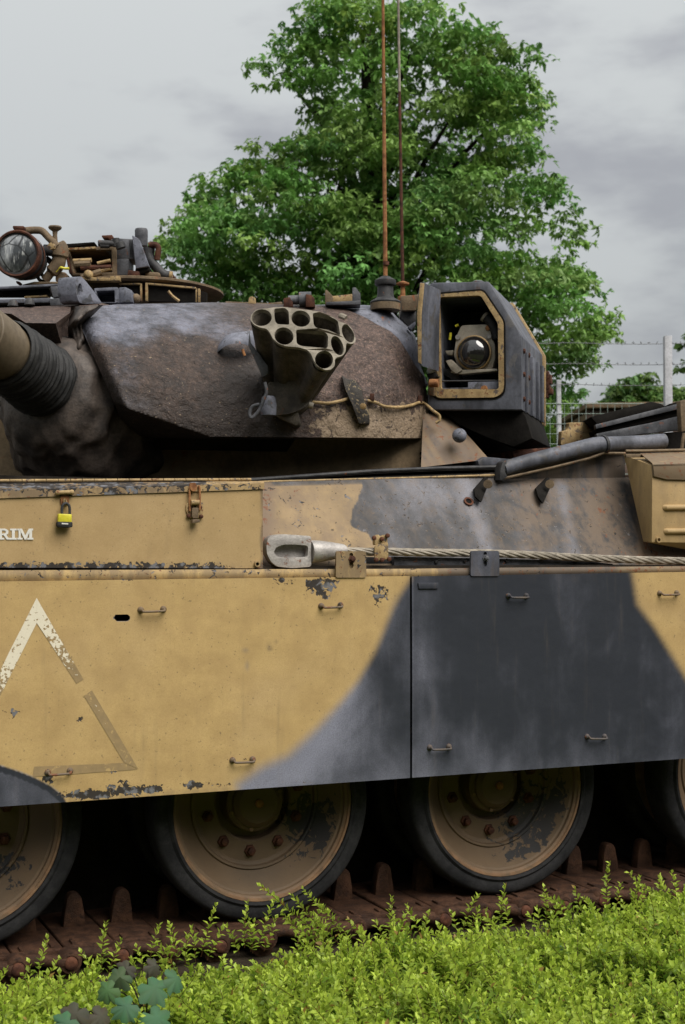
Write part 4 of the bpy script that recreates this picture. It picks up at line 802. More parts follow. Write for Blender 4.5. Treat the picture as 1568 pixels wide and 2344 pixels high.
hd.grid(hood, 20, 6); e0 = [hood(i/20, 0) for i in range(21)]; hd.add(e0+[p+UP*.006+D_*.006 for p in e0]+[p+UP*.01+D_*.05 for p in e0], [(i+21*k, i+1+21*k, 22+i+21*k, 21+i+21*k) for i in range(20) for k in (0, 1)]); hd.build('lamp_hood', 'grey', chk)
MB().tube([Q(*q, 5.45) for q in zA2(120, 570, 135, 615)], .006, 8).build('lamp_stud', 'rust_light', chk)

# ---- roof details
def tr(name, uv, Z, th, mat, bev=.003, parent=None, rad=0):
    return MB().trace(rounded(uv, rad) if rad else uv, lambda u, v: Q(u, v, Z), F0*th).build(name, mat, parent or TANK, bev)
tr('roof_nub', zA2(158, 260, 165, 210, 185, 200, 210, 212, 212, 260), 6.2, .03, 'tan_old', .002)
tr('roof_rail', zA2(0, 235, 300, 248, 395, 238, 400, 275, 0, 290), 6.25, .03, 'tan_brown', .003)
m = MB().tube([Q(*q, 6.2) for q in zA2(440, 228, 520, 225)], .020, 14).tube([Q(*q, 6.2) for q in zA2(515, 225, 600, 222)], .034, 16); m.build('roof_hinge', 'greydark', TANK)
tr('hinge_lug', zA2(560, 185, 600, 190, 622, 215, 625, 275, 560, 275), 6.16, .04, 'rust', .003); tr('hinge_lug', zA2(405, 215, 450, 205, 470, 240, 470, 275, 405, 275), 6.18, .03, 'rust', .003)
bkt = tr('roof_bracket', zE4(340, 300, 420, 318, 630, 295, 640, 380, 600, 380, 340, 395), 6.3, .02, 'tan_old', .002)
tr('bracket_side', zE4(328, 250, 348, 248, 412, 315, 412, 395, 328, 420), 6.22, .09, 'tan_brown', .002, bkt); tr('bracket_side', zE4(632, 225, 668, 222, 722, 290, 724, 410, 632, 405), 6.22, .03, 'greydark', .002, bkt)
tr('bracket_foot', zE4(340, 385, 720, 368, 722, 412, 340, 420), 6.2, .1, 'greydark', .002, bkt)
# aerials
AB = Q(*zE4(1000, 400)[0], 6.3); sc = 6.3/3255/4.866*1
ant = MB().lathe([(170*sc, 0), (172*sc, 12*sc), (165*sc, 22*sc), (100*sc, 60*sc), (92*sc, 90*sc), (86*sc, 190*sc), (112*sc, 200*sc), (119*sc, 215*sc), (119*sc, 255*sc), (80*sc, 280*sc), (45*sc, 300*sc), (30*sc, 305*sc)], AB, UP, 28).build('aerial_base', 'dark', TANK)
MB().lathe([(168*sc, -80*sc), (168*sc, -4*sc)], AB, UP, 28).build('aerial_pedestal', 'tan_brown', TANK)
a0 = AB+UP*300*sc; a1 = Q(876, -60, 6.3); MB().tube([a0.lerp(a1, i/10) for i in range(11)], [.0105-.004*i/10 for i in range(11)], 8).build('aerial_rod', 'rust_light', ant)
MB().lathe([(.014, -.008), (.014, .008)], Q(883.5, 603, 6.3), UP, 10).build('aerial_collar', 'rust', ant)
s0 = Q(922, 664, 6.5); s1 = Q(914.5, 210, 6.5); s2 = Q(911, -60, 6.5); ab2 = MB().lathe([(.022, -.05), (.024, 0), (.012, .004), (.010, .05), (.03, .055), (.03, .062), (.01, .07)], s0-UP*.03, UP, 14).build('aerial_base', 'rust_light', TANK)
MB().tube([s0, s0.lerp(s1, .5), s1], [.0085, .0075, .0068], 8).build('aerial_rod', 'rust', ab2); MB().tube([s1, s2], [.0064, .0056], 8).build('aerial_tip', 'rope', ab2)
tr('aerial_box', zE4(1172, 318, 1380, 300, 1380, 340, 1340, 480, 1180, 480), 6.42, .25, 'tan_brown', .004); tr('roof_strut', zE4(1170, 480, 1340, 470, 1345, 600, 1250, 660, 1160, 560), 6.45, .1, 'dark', .004)
tr('roof_wedge', zE4(1250, 660, 1335, 600, 1340, 640, 1290, 700), 6.3, .05, 'grey', .002)

# ---- searchlight housing
FP = (Q(1090, 800, 6.12), FT); back_v = -FT*.60
fo = zA3(340, 125, 362, 106, 755, 98, 985, 480, 985, 990, 330, 990); fo3 = [hit(u, v, *FP) for u, v in fo]
fi = rounded(zA3(408, 205, 700, 192, 822, 385, 828, 850, 420, 848), 7, 4); fi3 = [hit(u, v, *FP) for u, v in fi]
m = MB(); m.holed(fo3, [fi3], [p+back_v for p in fo3], [[p-FT*.42 for p in fi3]]); HOU = m.build('searchlight_housing', 'slate_streaked', TANK, .004)
fa = rounded(zA3(378, 190, 715, 160, 858, 375, 862, 830, 850, 875, 800, 905, 405, 910, 372, 880), 10, 4); fb = rounded(zA3(410, 207, 700, 194, 820, 387, 826, 848, 422, 846), 7, 4)
FP2 = (FP[0]+FT*.008, FT); A = [hit(u, v, *FP2) for u, v in fa]; B = [hit(u, v, *FP2) for u, v in fb]
m = MB(); tris = tessellate_polygon([A, B]); m.add(A+B, tris); n1, n2 = len(A), len(B)
m.add(A+[p-FT*.010 for p in A], [(i, (i+1) % n1, n1+(i+1) % n1, n1+i) for i in range(n1)]); m.add(B+[p-FT*.03 for p in B], [(i, (i+1) % n2, n2+(i+1) % n2, n2+i) for i in range(n2)])
m.build('aperture_frame', 'tan_old', HOU)
m = MB(); ga = [hit(u, v, *(FP[0]+FT*.003, FT)) for u, v in rounded(zA3(360, 178, 722, 148, 872, 372, 876, 835, 862, 890, 806, 920, 400, 925, 356, 890), 12, 4)]
gb2 = [p-FT*.005 for p in B]; m.add(ga+gb2, tessellate_polygon([ga, gb2])); m.build('frame_gasket', 'black', HOU)
EP = (FP[0]-FT*.022, FT); E = lambda q: [hit(u, v, *EP) for u, v in q]
m = MB().prism(E(zA3(615, 800, 830, 795, 830, 850, 418, 850, 418, 842, 615, 838)), FT*.01); m.build('sill_plate', 'grey', HOU, .002)
m = MB().tube([hit(*q, *EP) for q in zA3(418, 792, 825, 788)], .004, 6); m.build('sill_rod', 'dark', HOU)
for q in zA3(725, 845): MB().lathe([(.016, 0), (.014, .008)], hit(*q, *(EP[0]+FT*.012, FT)), FT, 8).build('bolt', 'rust_light', HOU)
IP = (FP[0]-FT*.075, FT)
lampo = zA3(565, 402, 745, 395, 775, 460, 800, 540, 800, 640, 780, 712, 600, 716, 540, 690, 512, 610, 530, 480)
m = MB().prism([hit(u, v, *IP) for u, v in rounded(lampo, 6)], -FT*.12); LMP = m.build('lamp_body', 'grey_olive', HOU, .004)
lc = hit(*zA3(652, 594)[0], *(IP[0]+FT*.02, FT)); lr = (hit(*zA3(768, 594)[0], *(IP[0]+FT*.02, FT))-lc).length
lens = MB().lathe([(lr*math.sin(.16*q), .055*math.cos(.16*q)-.006) for q in range(9, 0, -1)]+[(.001, .049)], lc, FT, 40).build('lamp_lens', 'lens', LMP, ang=80)
MB().lathe([(lr*1.04, -.02), (lr*1.04, .004), (lr*.98, .006), (lr*.96, 0)], lc, FT, 40, caps=False).build('lens_ring', 'brass', LMP)
m = MB().prism([hit(u, v, *(IP[0]+FT*.03, FT)) for u, v in zA3(500, 715, 815, 705, 815, 720, 560, 742, 490, 730)], -FT*.06); m.build('lamp_tray', 'grey_olive', LMP, .002)
m = MB().prism([hit(u, v, *(IP[0]+FT*.04, FT)) for u, v in rounded(zA3(455, 650, 495, 640, 575, 715, 530, 740, 495, 715), 3)], -FT*.05); m.build('lamp_lever', 'olive', LMP, .003)
m = MB().prism([hit(u, v, *(IP[0]+FT*.01, FT)) for u, v in zA3(450, 580, 510, 575, 500, 612, 465, 608)], -FT*.05); m.build('lamp_clip', 'olive', LMP, .003)
m = MB().prism([hit(u, v, *IP) for u, v in rounded(zA3(440, 700, 520, 720, 560, 770, 500, 780, 445, 745), 4)], -FT*.1); m.build('lamp_foot', 'dark', LMP, .003)
for q, mt in (((751, 422), 'rust_light'), ((542, 486), 'steel'), ((758, 480), 'steel')): MB().lathe([(.012, 0), (.011, .006)], hit(*zA3(*q)[0], *(IP[0]+FT*.002, FT)), FT, 10).build('screw', mt, LMP)
hp = [hit(*q, *IP) for q in zA3(722, 340, 760, 370, 795, 430, 812, 500)]; MB().tube(smooth_path(hp, 5), .020, 10).build('hose', 'rubber', HOU); MB().tube([hp[0], hp[0].lerp(hp[1], .35)], .024, 10).build('hose_end', 'olive', HOU)
for q in (zA3(524, 410, 545, 400), zA3(485, 505, 492, 455)): MB().tube([hit(u, v, *IP) for u, v in q], .006, 8).build('wire_sleeve', 'yellow', HOU)
# door swung open
dp = (FP[0]+FT*.20, FT); dd = zA3(275, 103, 312, 108, 300, 340, 297, 690, 262, 664, 252, 320)
m = MB().prism([hit(u, v, *dp) for u, v in dd], -FT*.18+RT*.03); m.build('housing_door', 'slate_streaked', HOU, .003)
m = MB().prism([hit(u, v, *(dp[0]+FT*.004, FT)) for u, v in zA3(279, 106, 308, 111, 288, 330, 286, 672, 264, 660, 256, 322)], -FT*.01); m.build('door_edge', 'tan_old', HOU, .002)
hp0 = (FP[0]+FT*.05, FT)
m = MB().prism([hit(u, v, *hp0) for u, v in zA3(330, 660, 383, 655, 385, 725, 345, 742, 326, 720)], -FT*.05); m.build('door_hinge', 'steel', HOU, .004)
m = MB().prism([hit(u, v, *hp0) for u, v in zA3(318, 740, 380, 728, 400, 760, 345, 790)], -FT*.05); m.build('hinge_block', 'black', HOU, .004)
MB().tube([hit(u, v, *hp0) for u, v in zA3(345, 805, 408, 806)], .018, 12).build('hinge_pin', 'rust_light', HOU)
m = MB().prism([hit(u, v, *(FP[0]+FT*.02, FT)) for u, v in zA3(330, 790, 375, 800, 375, 895, 335, 885)], -FT*.05); m.build('hinge_leaf', 'tan_brown', HOU, .003)
# flank ribs, rivets, rear frame
side0 = hit(*zA3(985, 990)[0], *FP); hgt = (hit(*zA3(985, 480)[0], *FP)-side0).length
for k, wd in ((.10, .02), (.26, .035), (.42, .02), (.55, .03)):
    c = side0-FT*k+RT*.006+UP*(hgt*.5); MB().box(c-UP*.03, RT*.014, FT*wd, UP*(hgt-.05)).build('flank_rib', 'slate_streaked', HOU, .003)
for k in (.05, .18):
    for hh in (.16, .5, .82): MB().lathe([(.011, 0), (.011, .008), (.006, .010)], side0-FT*k+UP*(hgt*hh), RT, 8).build('rivet', 'rust', HOU)
rf = [p-FT*.60+(p-fo3[3]).normalized()*0 for p in fo3]; cc = sum(rf, Vector())/len(rf)
m = MB().prism([cc+(p-cc)*1.05 for p in rf], -FT*.035); m.build('rear_frame', 'tan_old', HOU, .003)
m = MB().prism([hit(u, v, *(FP[0]-FT*.06, FT)) for u, v in zA3(400, 985, 985, 985, 1010, 1030, 1060, 1190, 930, 1250, 760, 1190, 560, 1100)], -FT*.55); m.build('housing_mount', 'black', HOU, .004)
m = MB()
for i in range(7): m.box(hit(*zA3(1160+10*(i % 3), 745+24*i)[0], *(FP[0]-FT*.66, FT)), RT*(.022+.01*(i % 2)), FT*.05, UP*.028)
m.build('rear_catch', 'rust', HOU, .003)
MB().lathe([(.028, 0), (.028, .012), (.018, .018)], hit(*zA3(650, 92)[0], *FP)-FT*.1, UP, 16).build('roof_cap', 'greydark', HOU)

# ---- commander's cupola, sight and spotlight
CU = Q(311, 673, 6.75); ring_r = .415
cup = MB().lathe([(ring_r*.8, .010), (ring_r*.96, .010), (ring_r, .005), (ring_r, -.005), (ring_r*.97, -.012), (ring_r*.80, -.014), (ring_r*.78, -.13)], CU+UP*.0, UP, 64).build('cupola', 'tan_brown', TANK)
for q in (zE2(110, 800, 345, 800, 345, 1005, 110, 1005), zE2(430, 800, 1020, 855, 1020, 1020, 430, 1010), zE2(1085, 880, 1165, 900, 1165, 1020, 1085, 1020)):
    tr('vision_block', q, 6.38 if q[0][0] < 440 else 6.46, .03, 'black', 0, cup)
for q in (zE2(340, 790, 362, 790, 362, 1005, 340, 1005), zE2(405, 775, 435, 785, 435, 1005, 405, 1005), zE2(1018, 845, 1040, 850, 1040, 1022, 1018, 1022), zE2(1055, 850, 1082, 855, 1080, 1022, 1055, 1022),
          zE2(430, 780, 1030, 835, 1030, 855, 430, 802), zE2(80, 785, 345, 785, 345, 803, 80, 803)): tr('block_frame', q, 6.36 if q[0][0] < 430 else 6.42, .03, 'tan_old', .001, cup)
tr('ring_tab', zE2(-30, 700, 88, 700, 88, 755, -30, 755), 6.3, .05, 'tan_old', .002, cup)
MB().tube(smooth_path([Q(*q, 6.32) for q in zE2(690, 885, 740, 945, 825, 1010)], 3), .007, 6).build('loose_rod', 'tan_old', cup)
# machine gun cradle
crd = tr('gun_cradle', zE1(660, 275, 1050, 248, 1060, 262, 700, 325), 6.6, .35, 'black', .003)
bo = zE1(715, 325, 1290, 290, 1300, 620, 790, 625); bi = zE1(775, 350, 1240, 335, 1250, 585, 830, 600)
f = lambda u, v: Q(u, v, 6.42); o3_ = [f(*q) for q in bo]; i3_ = [f(*q) for q in bi]
MB().holed(o3_, [i3_], [p+F0*.3 for p in o3_], [[p+F0*.22 for p in i3_]]).build('cradle_box', 'tan_brown', crd, .002)
tr('cradle_edge', zE1(722, 318, 1062, 300, 1062, 326, 730, 345), 6.38, .03, 'tan_old', .002, crd); tr('cradle_edge', zE1(718, 340, 742, 340, 800, 600, 770, 600), 6.39, .03, 'rust', .002, crd)
for q, r, mt in ((zE1(815, 462, 1020, 452), .010, 'tan_old'), (zE1(830, 500, 1010, 490), .016, 'tan_brown'), (zE1(1085, 488, 1230, 455), .008, 'tan_old'), (zE1(900, 540, 1240, 530), .012, 'rust'), (zE1(1020, 600, 1240, 540), .010, 'tan_old'), (zE1(910, 650, 1130, 580), .017, 'tan_brown')):
    MB().tube([Q(u, v, 6.36) for u, v in q], r, 8).build('feed_rod', mt, crd)
MB().sphere(Q(*zE1(985, 615)[0], 6.34), .022, 10).build('rod_knob', 'tan_old', crd)
tr('cradle_plate', zE1(915, 640, 1330, 650, 1330, 682, 1000, 680, 915, 665), 6.33, .05, 'tan_old', .002, crd)
ms = MB()
for q in (zE1(1085, 225, 1270, 245, 1275, 300, 1090, 305), zE1(1150, 305, 1290, 300, 1290, 430, 1180, 350), zE1(1290, 205, 1500, 215, 1500, 440, 1290, 440), zE1(1290, 430, 1440, 430, 1440, 620, 1290, 620), zE1(1420, 215, 1480, 215, 1500, 435, 1435, 435)): ms.trace(q, lambda u, v: Q(u, v, 6.44), F0*.14)
ms.build('gun_mount', 'greydark', crd, .006)
tr('mount_clip', zE1(1128, 175, 1250, 168, 1262, 215, 1232, 240, 1200, 210, 1140, 205), 6.4, .06, 'rust', .004, crd)
for q, r in ((zE1(1100, 262, 1280, 270), .014), (zE1(1120, 290, 1220, 292), .012), (zE1(1290, 210, 1300, 300), .016), (zE1(1330, 260, 1350, 320), .022), (zE1(1240, 240, 1300, 250), .01)): MB().tube([Q(u, v, 6.38) for u, v in q], r, 10).build('mount_pin', 'dark', crd)
cy0, cy1 = Q(*zE2(358, 330)[0], 6.5), Q(*zE2(355, 110)[0], 6.5)
pl = MB().lathe([(.028, 0), (.029, .04), (.0295, .042), (.0295, .072), (.026, .080), (.015, .082)], cy0, cy1-cy0, 24).build('mount_cylinder', 'greydark', TANK)
tr('mount_shield', zE2(240, 190, 325, 235, 450, 575, 285, 605, 262, 400), 6.40, .05, 'grey', .004, pl); tr('mount_shield', zE2(200, 240, 240, 240, 270, 480, 205, 480), 6.44, .05, 'greydark', .004, pl)
tr('shield_lip', zE2(285, 590, 450, 570, 450, 630, 270, 690), 6.42, .12, 'black', .004, pl)
MB().tube(smooth_path([Q(*q, 6.48) for q in zE2(450, 320, 500, 310, 545, 320, 568, 360, 560, 430, 548, 500)], 4), .014, 10).build('elbow_pipe', 'rust', pl)
MB().tube(smooth_path([Q(*q, 6.48) for q in zE2(440, 350, 430, 420, 470, 520, 530, 580, 590, 650, 660, 690, 725, 695)], 4), .022, 10).build('hose', 'dark', pl)
MB().tube([Q(*q, 6.47) for q in zE2(705, 692, 740, 696)], .019, 10).build('hose_end', 'tan_old', pl)
MB().tube(smooth_path([Q(*q, 6.5) for q in zE2(480, 340, 470, 440, 500, 520)], 4), .018, 8).build('hose', 'rubber', pl)
tr('cupola_hump', zE2(560, 600, 640, 610, 740, 665, 800, 735, 600, 730, 500, 690), 6.55, .1, 'rust', .01, pl)
tr('mount_foot', zE2(190, 620, 330, 640, 330, 705, 180, 705), 6.40, .08, 'rust', .005, pl); tr('mount_foot', zE2(400, 640, 580, 650, 600, 710, 400, 710), 6.45, .08, 'tan_brown', .008, pl)
# spotlight
SC = Q(*zE1(205, 390)[0], 6.20); sax = (FT+R_*.20).normalized(); sr = 252/4.866/3255*6.2
SPL = MB().lathe([(sr*1.0, .02), (sr*1.03, -.01), (sr*.99, -.05), (sr*1.0, -.065), (sr*.96, -.10), (sr*.82, -.16), (sr*.5, -.19), (.01, -.2)], SC, sax, 48).build('spotlight', 'dark', TANK)
MB().lathe([(sr*1.0, -.005), (sr*1.055, -.003), (sr*1.06, .022), (sr*1.0, .030), (sr*.93, .028), (sr*.92, .015)], SC, sax, 48, caps=False).build('lamp_rim', 'rust', SPL)
MB().lathe([(sr*.93, .016), (sr*.7, .026), (sr*.35, .032), (.001, .034)], SC, sax, 40).build('lamp_glass', 'cracked', SPL, ang=80)
MB().lathe([(sr*1.04, -.058), (sr*1.05, -.05), (sr*1.04, -.042)], SC, sax, 48, caps=False).build('lamp_band', 'rust', SPL)
tr('lamp_catch', zE1(135, 65, 270, 68, 255, 118, 145, 108), 6.18, .05, 'rust', .006, SPL); tr('lamp_catch', zE1(175, 680, 225, 690, 215, 722, 180, 708), 6.2, .05, 'rust', .004, SPL)
MB().tube(smooth_path([Q(*q, 6.32) for q in zE1(280, 125, 400, 118, 470, 130, 530, 190, 590, 250, 640, 300)], 4), .0165, 10).build('support_arm', 'tan_brown', SPL)
m = MB().tube(smooth_path([Q(*q, 6.35) for q in zE1(640, 300, 665, 340, 660, 430, 640, 510, 560, 600, 500, 680)], 4), [.04]*8+[.032]*8+[.02]*5, 12); m.build('support_leg', 'tan_brown', SPL)
tr('arm_plate', zE1(590, 260, 640, 240, 705, 320, 700, 440, 640, 470, 600, 400), 6.33, .05, 'tan_brown', .01, SPL)
kp = Q(*zE1(612, 260)[0], 6.33); m = MB().lathe([(.013, 0), (.010, .035), (.012, .052), (.027, .062), (.030, .068), (.028, .074), (.015, .075)], kp, UP, 20); m.build('arm_knob', 'tan_brown', SPL)
MB().tube([Q(*q, 6.34) for q in zE1(490, 340, 600, 345)], .026, 12).build('trunnion', 'dark', SPL)
for q in (zE1(520, 420, 580, 470, 600, 520, 560, 600), zE1(510, 440, 570, 500, 560, 560), zE1(455, 590, 490, 640, 560, 660), zE1(410, 620, 450, 680, 520, 690)): MB().tube(smooth_path([Q(u, v, 6.36) for u, v in q], 4), .009, 6).build('lamp_wire', 'rubber', SPL)
MB().lathe([(.016, 0), (.016, .02), (.008, .022)], Q(*zE1(590, 305)[0], 6.28), FT, 8).build('bolt', 'tan_old', SPL)
# low sight rails in front of the cupola
for q, Z, mt in ((zE1(-60, 760, 0, 745, 380, 725, 720, 710, 720, 735, 0, 775), 6.15, 'slate_streaked'), (zE1(-60, 775, 540, 740, 560, 800, 540, 850, -60, 850), 6.2, 'black'), (zE1(560, 745, 700, 735, 690, 850, 590, 870), 6.12, 'greydark'),
                 (zE1(-60, 890, 560, 870, 560, 925, -60, 930), 6.1, 'slate_streaked'), (zE1(-60, 925, 560, 915, 720, 940, 720, 970, -60, 990), 6.15, 'black'), (zE1(550, 880, 690, 870, 730, 950, 560, 960), 6.08, 'greydark'), (zE1(270, 850, 525, 838, 525, 862, 270, 875), 6.18, 'tan_old')):
    tr('sight_rail', q, Z, .05, mt, .003)
tr('sight_lid', zE1(240, 725, 380, 690, 620, 690, 720, 708, 380, 725), 6.3, .1, 'tan_brown', .003); tr('sight_block', zE1(615, 590, 690, 578, 740, 590, 740, 690, 615, 690), 6.35, .1, 'tan_brown', .008)
MB().tube(smooth_path([Q(*q, 6.33) for q in zE1(620, 580, 665, 535, 720, 545, 770, 545)], 3), .006, 6).build('guard_wire', 'yellow', TANK)
for q in zE1(145, 965, 330, 950): MB().lathe([(.022, 0), (.018, .02), (.01, .028)], Q(*q, 5.95), UP, 10).build('roof_bolt', 'dark', TANK)
# lifting eye
lo_ = zE1(720, 700, 745, 645, 800, 630, 870, 628, 910, 640, 990, 720, 1060, 800, 1140, 930, 1000, 945, 720, 960, 700, 880)
ey = MB(); FPe = (Q(*zE1(880, 780)[0], 5.95), (FT*.45+RT*.9).normalized())
eo_ = rounded(zE1(860, 640, 905, 632, 960, 690, 1040, 790, 1140, 935, 930, 940, 880, 920, 850, 830, 845, 740, 850, 670), 4); ei_ = ell(zE1(892, 782)[0], 5.4, 14.5, 0, 16)
o3_ = [hit(u, v, *FPe) for u, v in eo_]; i3_ = [hit(u, v, *FPe) for u, v in ei_]; kk = -RT*.085
ey.holed(o3_, [i3_], [p+kk for p in o3_], [[p+kk*.95 for p in i3_]]).build('lifting_eye', 'grey', TANK, .004)
# roof periscope box
bo = zE1(1050, 765, 1300, 752, 1320, 765, 1320, 925, 1060, 925); bi = zE1(1075, 795, 1275, 790, 1280, 920, 1085, 920); f = lambda u, v: Q(u, v, 6.18)
o3_ = [f(*q) for q in bo]; i3_ = [f(*q) for q in bi]; MB().holed(o3_, [i3_], [p+F0*.16 for p in o3_], [[p+F0*.12 for p in i3_]]).build('periscope_box', 'grey', TANK, .002)
tr('periscope_side', zE1(1322, 755, 1400, 752, 1470, 790, 1480, 920, 1322, 925), 6.2, .12, 'grey', .004); MB().sphere(Q(*zE1(1515, 880)[0], 6.25), .022, 10).build('roof_bolt', 'tan_brown', TANK)

# ------------------------------------------------------------------ leaves
def leaf_mesh(name, co, tint, mat, extra=None, parent=None):
    """co: (n,4,3) folded diamonds; tint (n,3)"""
    n = len(co); v = co.reshape(-1, 3); me = bpy.data.meshes.new(name); me.vertices.add(n*4); me.vertices.foreach_set('co', v.ravel())
    idx = (np.arange(n)[:, None]*4+np.array([0, 1, 2, 0, 2, 3])[None, :]).ravel(); me.loops.add(n*6); me.loops.foreach_set('vertex_index', idx.astype(np.int32))
    me.polygons.add(n*2); me.polygons.foreach_set('loop_start', np.arange(0, n*6, 3, dtype=np.int32)); me.update(calc_edges=True)
    at = me.color_attributes.new('tint', 'FLOAT_COLOR', 'POINT'); c = np.ones((n, 4, 4)); c[:, :, :3] = tint[:, None, :]; at.data.foreach_set('color', c.ravel())
    me.materials.append(M[mat]); o = bpy.data.objects.new(name, me); link(o, parent); return o
def rotm(n, tilt, yaw, roll=None):
    cy, sy = np.cos(yaw), np.sin(yaw); ct, st_ = np.cos(tilt), np.sin(tilt); R = np.zeros((n, 3, 3))
    # tilt about x then yaw about z
    R[:, 0, 0] = cy; R[:, 0, 1] = -sy*ct; R[:, 0, 2] = sy*st_; R[:, 1, 0] = sy; R[:, 1, 1] = cy*ct; R[:, 1, 2] = -cy*st_; R[:, 2, 1] = st_; R[:, 2, 2] = ct
    return R
def sprig(L, seed, sparse=1.0):
    r = np.random.default_rng(seed); lv = []; ages = []; n = int(L/.0098*sparse); bend = r.uniform(-.25, .25, 2)
    pt = lambda t: np.array([bend[0]*t*t*L, bend[1]*t*t*L, t*L]); stem = [pt(t) for t in np.linspace(0, 1, 5)]
    for i in range(n):
        t = .12+.88*i/max(1, n-1); p = pt(t)
        for sgn in (0, math.pi):
            az = sgn+i*1.45+r.normal(0, .25); el = math.radians(16+46*t**2+r.normal(0, 12)); ll = (.0275-.009*t**3)*r.uniform(.75, 1.2); w = ll*.31
            d = np.array([math.cos(az)*math.cos(el), math.sin(az)*math.cos(el), math.sin(el)]); s_ = np.array([-math.sin(az), math.cos(az), 0]); up = np.cross(s_, d)*-1
            b = p+d*.001; lv.append([b, b+d*ll*.5+s_*w+up*w*.35, b+d*ll-up*ll*.06, b+d*ll*.5-s_*w+up*w*.35]); ages.append(t)
    st_ = []
    for a, b in zip(stem, stem[1:]):
        for s_ in (np.array([.0011, 0, 0]), np.array([0, .0011, 0])): st_.append([a-s_, a+s_, b+s_*.8, b-s_*.8])
    return np.array(lv), np.array(ages), np.array(st_)
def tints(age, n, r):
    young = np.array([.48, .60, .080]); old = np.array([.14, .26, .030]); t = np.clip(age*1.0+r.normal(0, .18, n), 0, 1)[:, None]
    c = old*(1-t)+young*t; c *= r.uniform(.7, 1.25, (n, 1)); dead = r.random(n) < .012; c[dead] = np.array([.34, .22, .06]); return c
# hedge: low box-leaved honeysuckle
HTOP = lambda x, y:   .096+.022*np.clip((x-.2)/1.0, 0, 1)-.064*np.clip((y+.60)/.38, 0, 1)+.035*np.sin(x*5.1+y*3)*np.sin(y*6+1.3)+.025*np.sin(x*13+y*9)
pos = []
for (y0, y1, dens) in ((-1.75, -.75, 1350), (-.75, -.20, 1700)):
    A_ = 3.4*(y1-y0); k = int(A_*dens); pos.append(np.stack([rng.uniform(-1.75, 1.75, k), rng.uniform(y0, y1, k)], 1))
pos = np.concatenate(pos); keep = (pos[:, 0] > -1.9+.16*(pos[:, 1]+1.5)) & (pos[:, 0] < .95+.72*(pos[:, 1]+1.5)); pos = pos[keep]; n = len(pos)
allc, allt = [], []
tm = [sprig(rng.uniform(.085, .13), 100+i) for i in range(8)]; which = rng.integers(0, 8, n); hh = HTOP(pos[:, 0], pos[:, 1])
hh = hh+np.where(rng.random(n) < .12, rng.uniform(.01, .05, n), 0)-np.where(rng.random(n) < .4, rng.uniform(0, .06, n), 0)
for k in range(8):
    s_ = which == k; m_ = s_.sum(); lv, ag, st_ = tm[k]; Rm = rotm(m_, rng.normal(0, .45, m_)-.12, rng.uniform(0, 6.283, m_)); sc_ = rng.uniform(.8, 1.25, m_)
    base = np.stack([pos[s_, 0], pos[s_, 1], hh[s_]-.07], 1)
    for arr, isl in ((lv, 1), (st_, 0)):
        co = np.einsum('mij,nkj->mnki', Rm, arr)*sc_[:, None, None, None]+base[:, None, None, :]; nn = len(arr); allc.append(co.reshape(-1, 4, 3))
        if isl:
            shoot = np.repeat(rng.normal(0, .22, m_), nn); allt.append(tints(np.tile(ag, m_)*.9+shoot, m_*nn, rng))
        else: allt.append(np.tile(np.array([[.11, .055, .028]]), (m_*nn, 1)))
# arching branches lying over the top
n = 330; k = rng.integers(0, len(pos), n)
for a in range(n):
    x, y = pos[k[a]]
    if y > -.3: continue
    lv, ag, st_ = sprig(rng.uniform(.15, .27), 900+a, .85); Rm = rotm(1, np.array([-rng.uniform(.75, 1.2)]), np.array([rng.uniform(0, 6.283)]))[0]; b0 = np.array([x, y, HTOP(x, y)-.035])
    for arr, isl in ((lv, 1), (st_, 0)):
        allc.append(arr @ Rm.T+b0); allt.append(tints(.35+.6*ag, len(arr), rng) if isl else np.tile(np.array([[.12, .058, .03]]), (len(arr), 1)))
# long shoots standing clear of the hedge
shoots = [(745, 2150, -.16, .30, (-.75, -.1, .6)), (790, 2150, -.22, .22, (-.6, .2, .9)), (232, 2230, -.25, .16, (0, 0, 1)), (460, 2190, -.25, .16, (.25, 0, 1)), (1150, 2150, -.2, .20, (-.2, 0, 1)), (1395, 2110, -.22, .22, (-.25, 0, 1)),
          (1445, 2110, -.2, .16, (.1, 0, 1)), (1500, 2090, -.2, .18, (-.5, 0, .8)), (1330, 2100, -.2, .18, (-.7, 0, .6)), (890, 2150, -.2, .14, (.1, 0, 1)), (560, 2170, -.25, .14, (-.1, 0, 1)), (590, 2170, -.25, .15, (.3, 0, 1)), (85, 2260, -.25, .14, (.05, 0, 1)),
          (960, 2140, -.2, .12, (-.3, 0, 1)), (1060, 2130, -.2, .13, (.2, 0, 1)), (690, 2180, -.3, .16, (.4, 0, .8)), (1250, 2110, -.2, .12, (.1, 0, 1)), (1545, 2080, -.2, .13, (.2, 0, 1)), (340, 2210, -.28, .12, (.2, 0, 1)), (410, 2200, -.28, .13, (-.3, 0, 1))]
shoots = [(u+du, v+dv, y, L*kk, (d[0]+dd, d[1], d[2])) for (u, v, y, L, d) in shoots for du, dv, kk, dd in ((0, 0, 1, 0), (14, 8, .72, .25), (-12, 12, .62, -.3))]
for i, (u, v, y, L, d) in enumerate(shoots):
    lv, ag, st_ = sprig(L, 500+i, .8); p = np.array(P(u, v, y)); w = Vector(d).normalized(); q = Vector((0, 0, 1)).rotation_difference(w).to_matrix() @ Matrix.Rotation(i*1.3, 3, 'Z'); Rq = np.array(q)
    for arr, isl in ((lv, 1), (st_, 0)):
        allc.append(arr @ Rq.T*1.0+p); allt.append(tints(.45+ag*.55, len(arr), rng) if isl else np.tile(np.array([[.13, .06, .03]]), (len(arr), 1)))
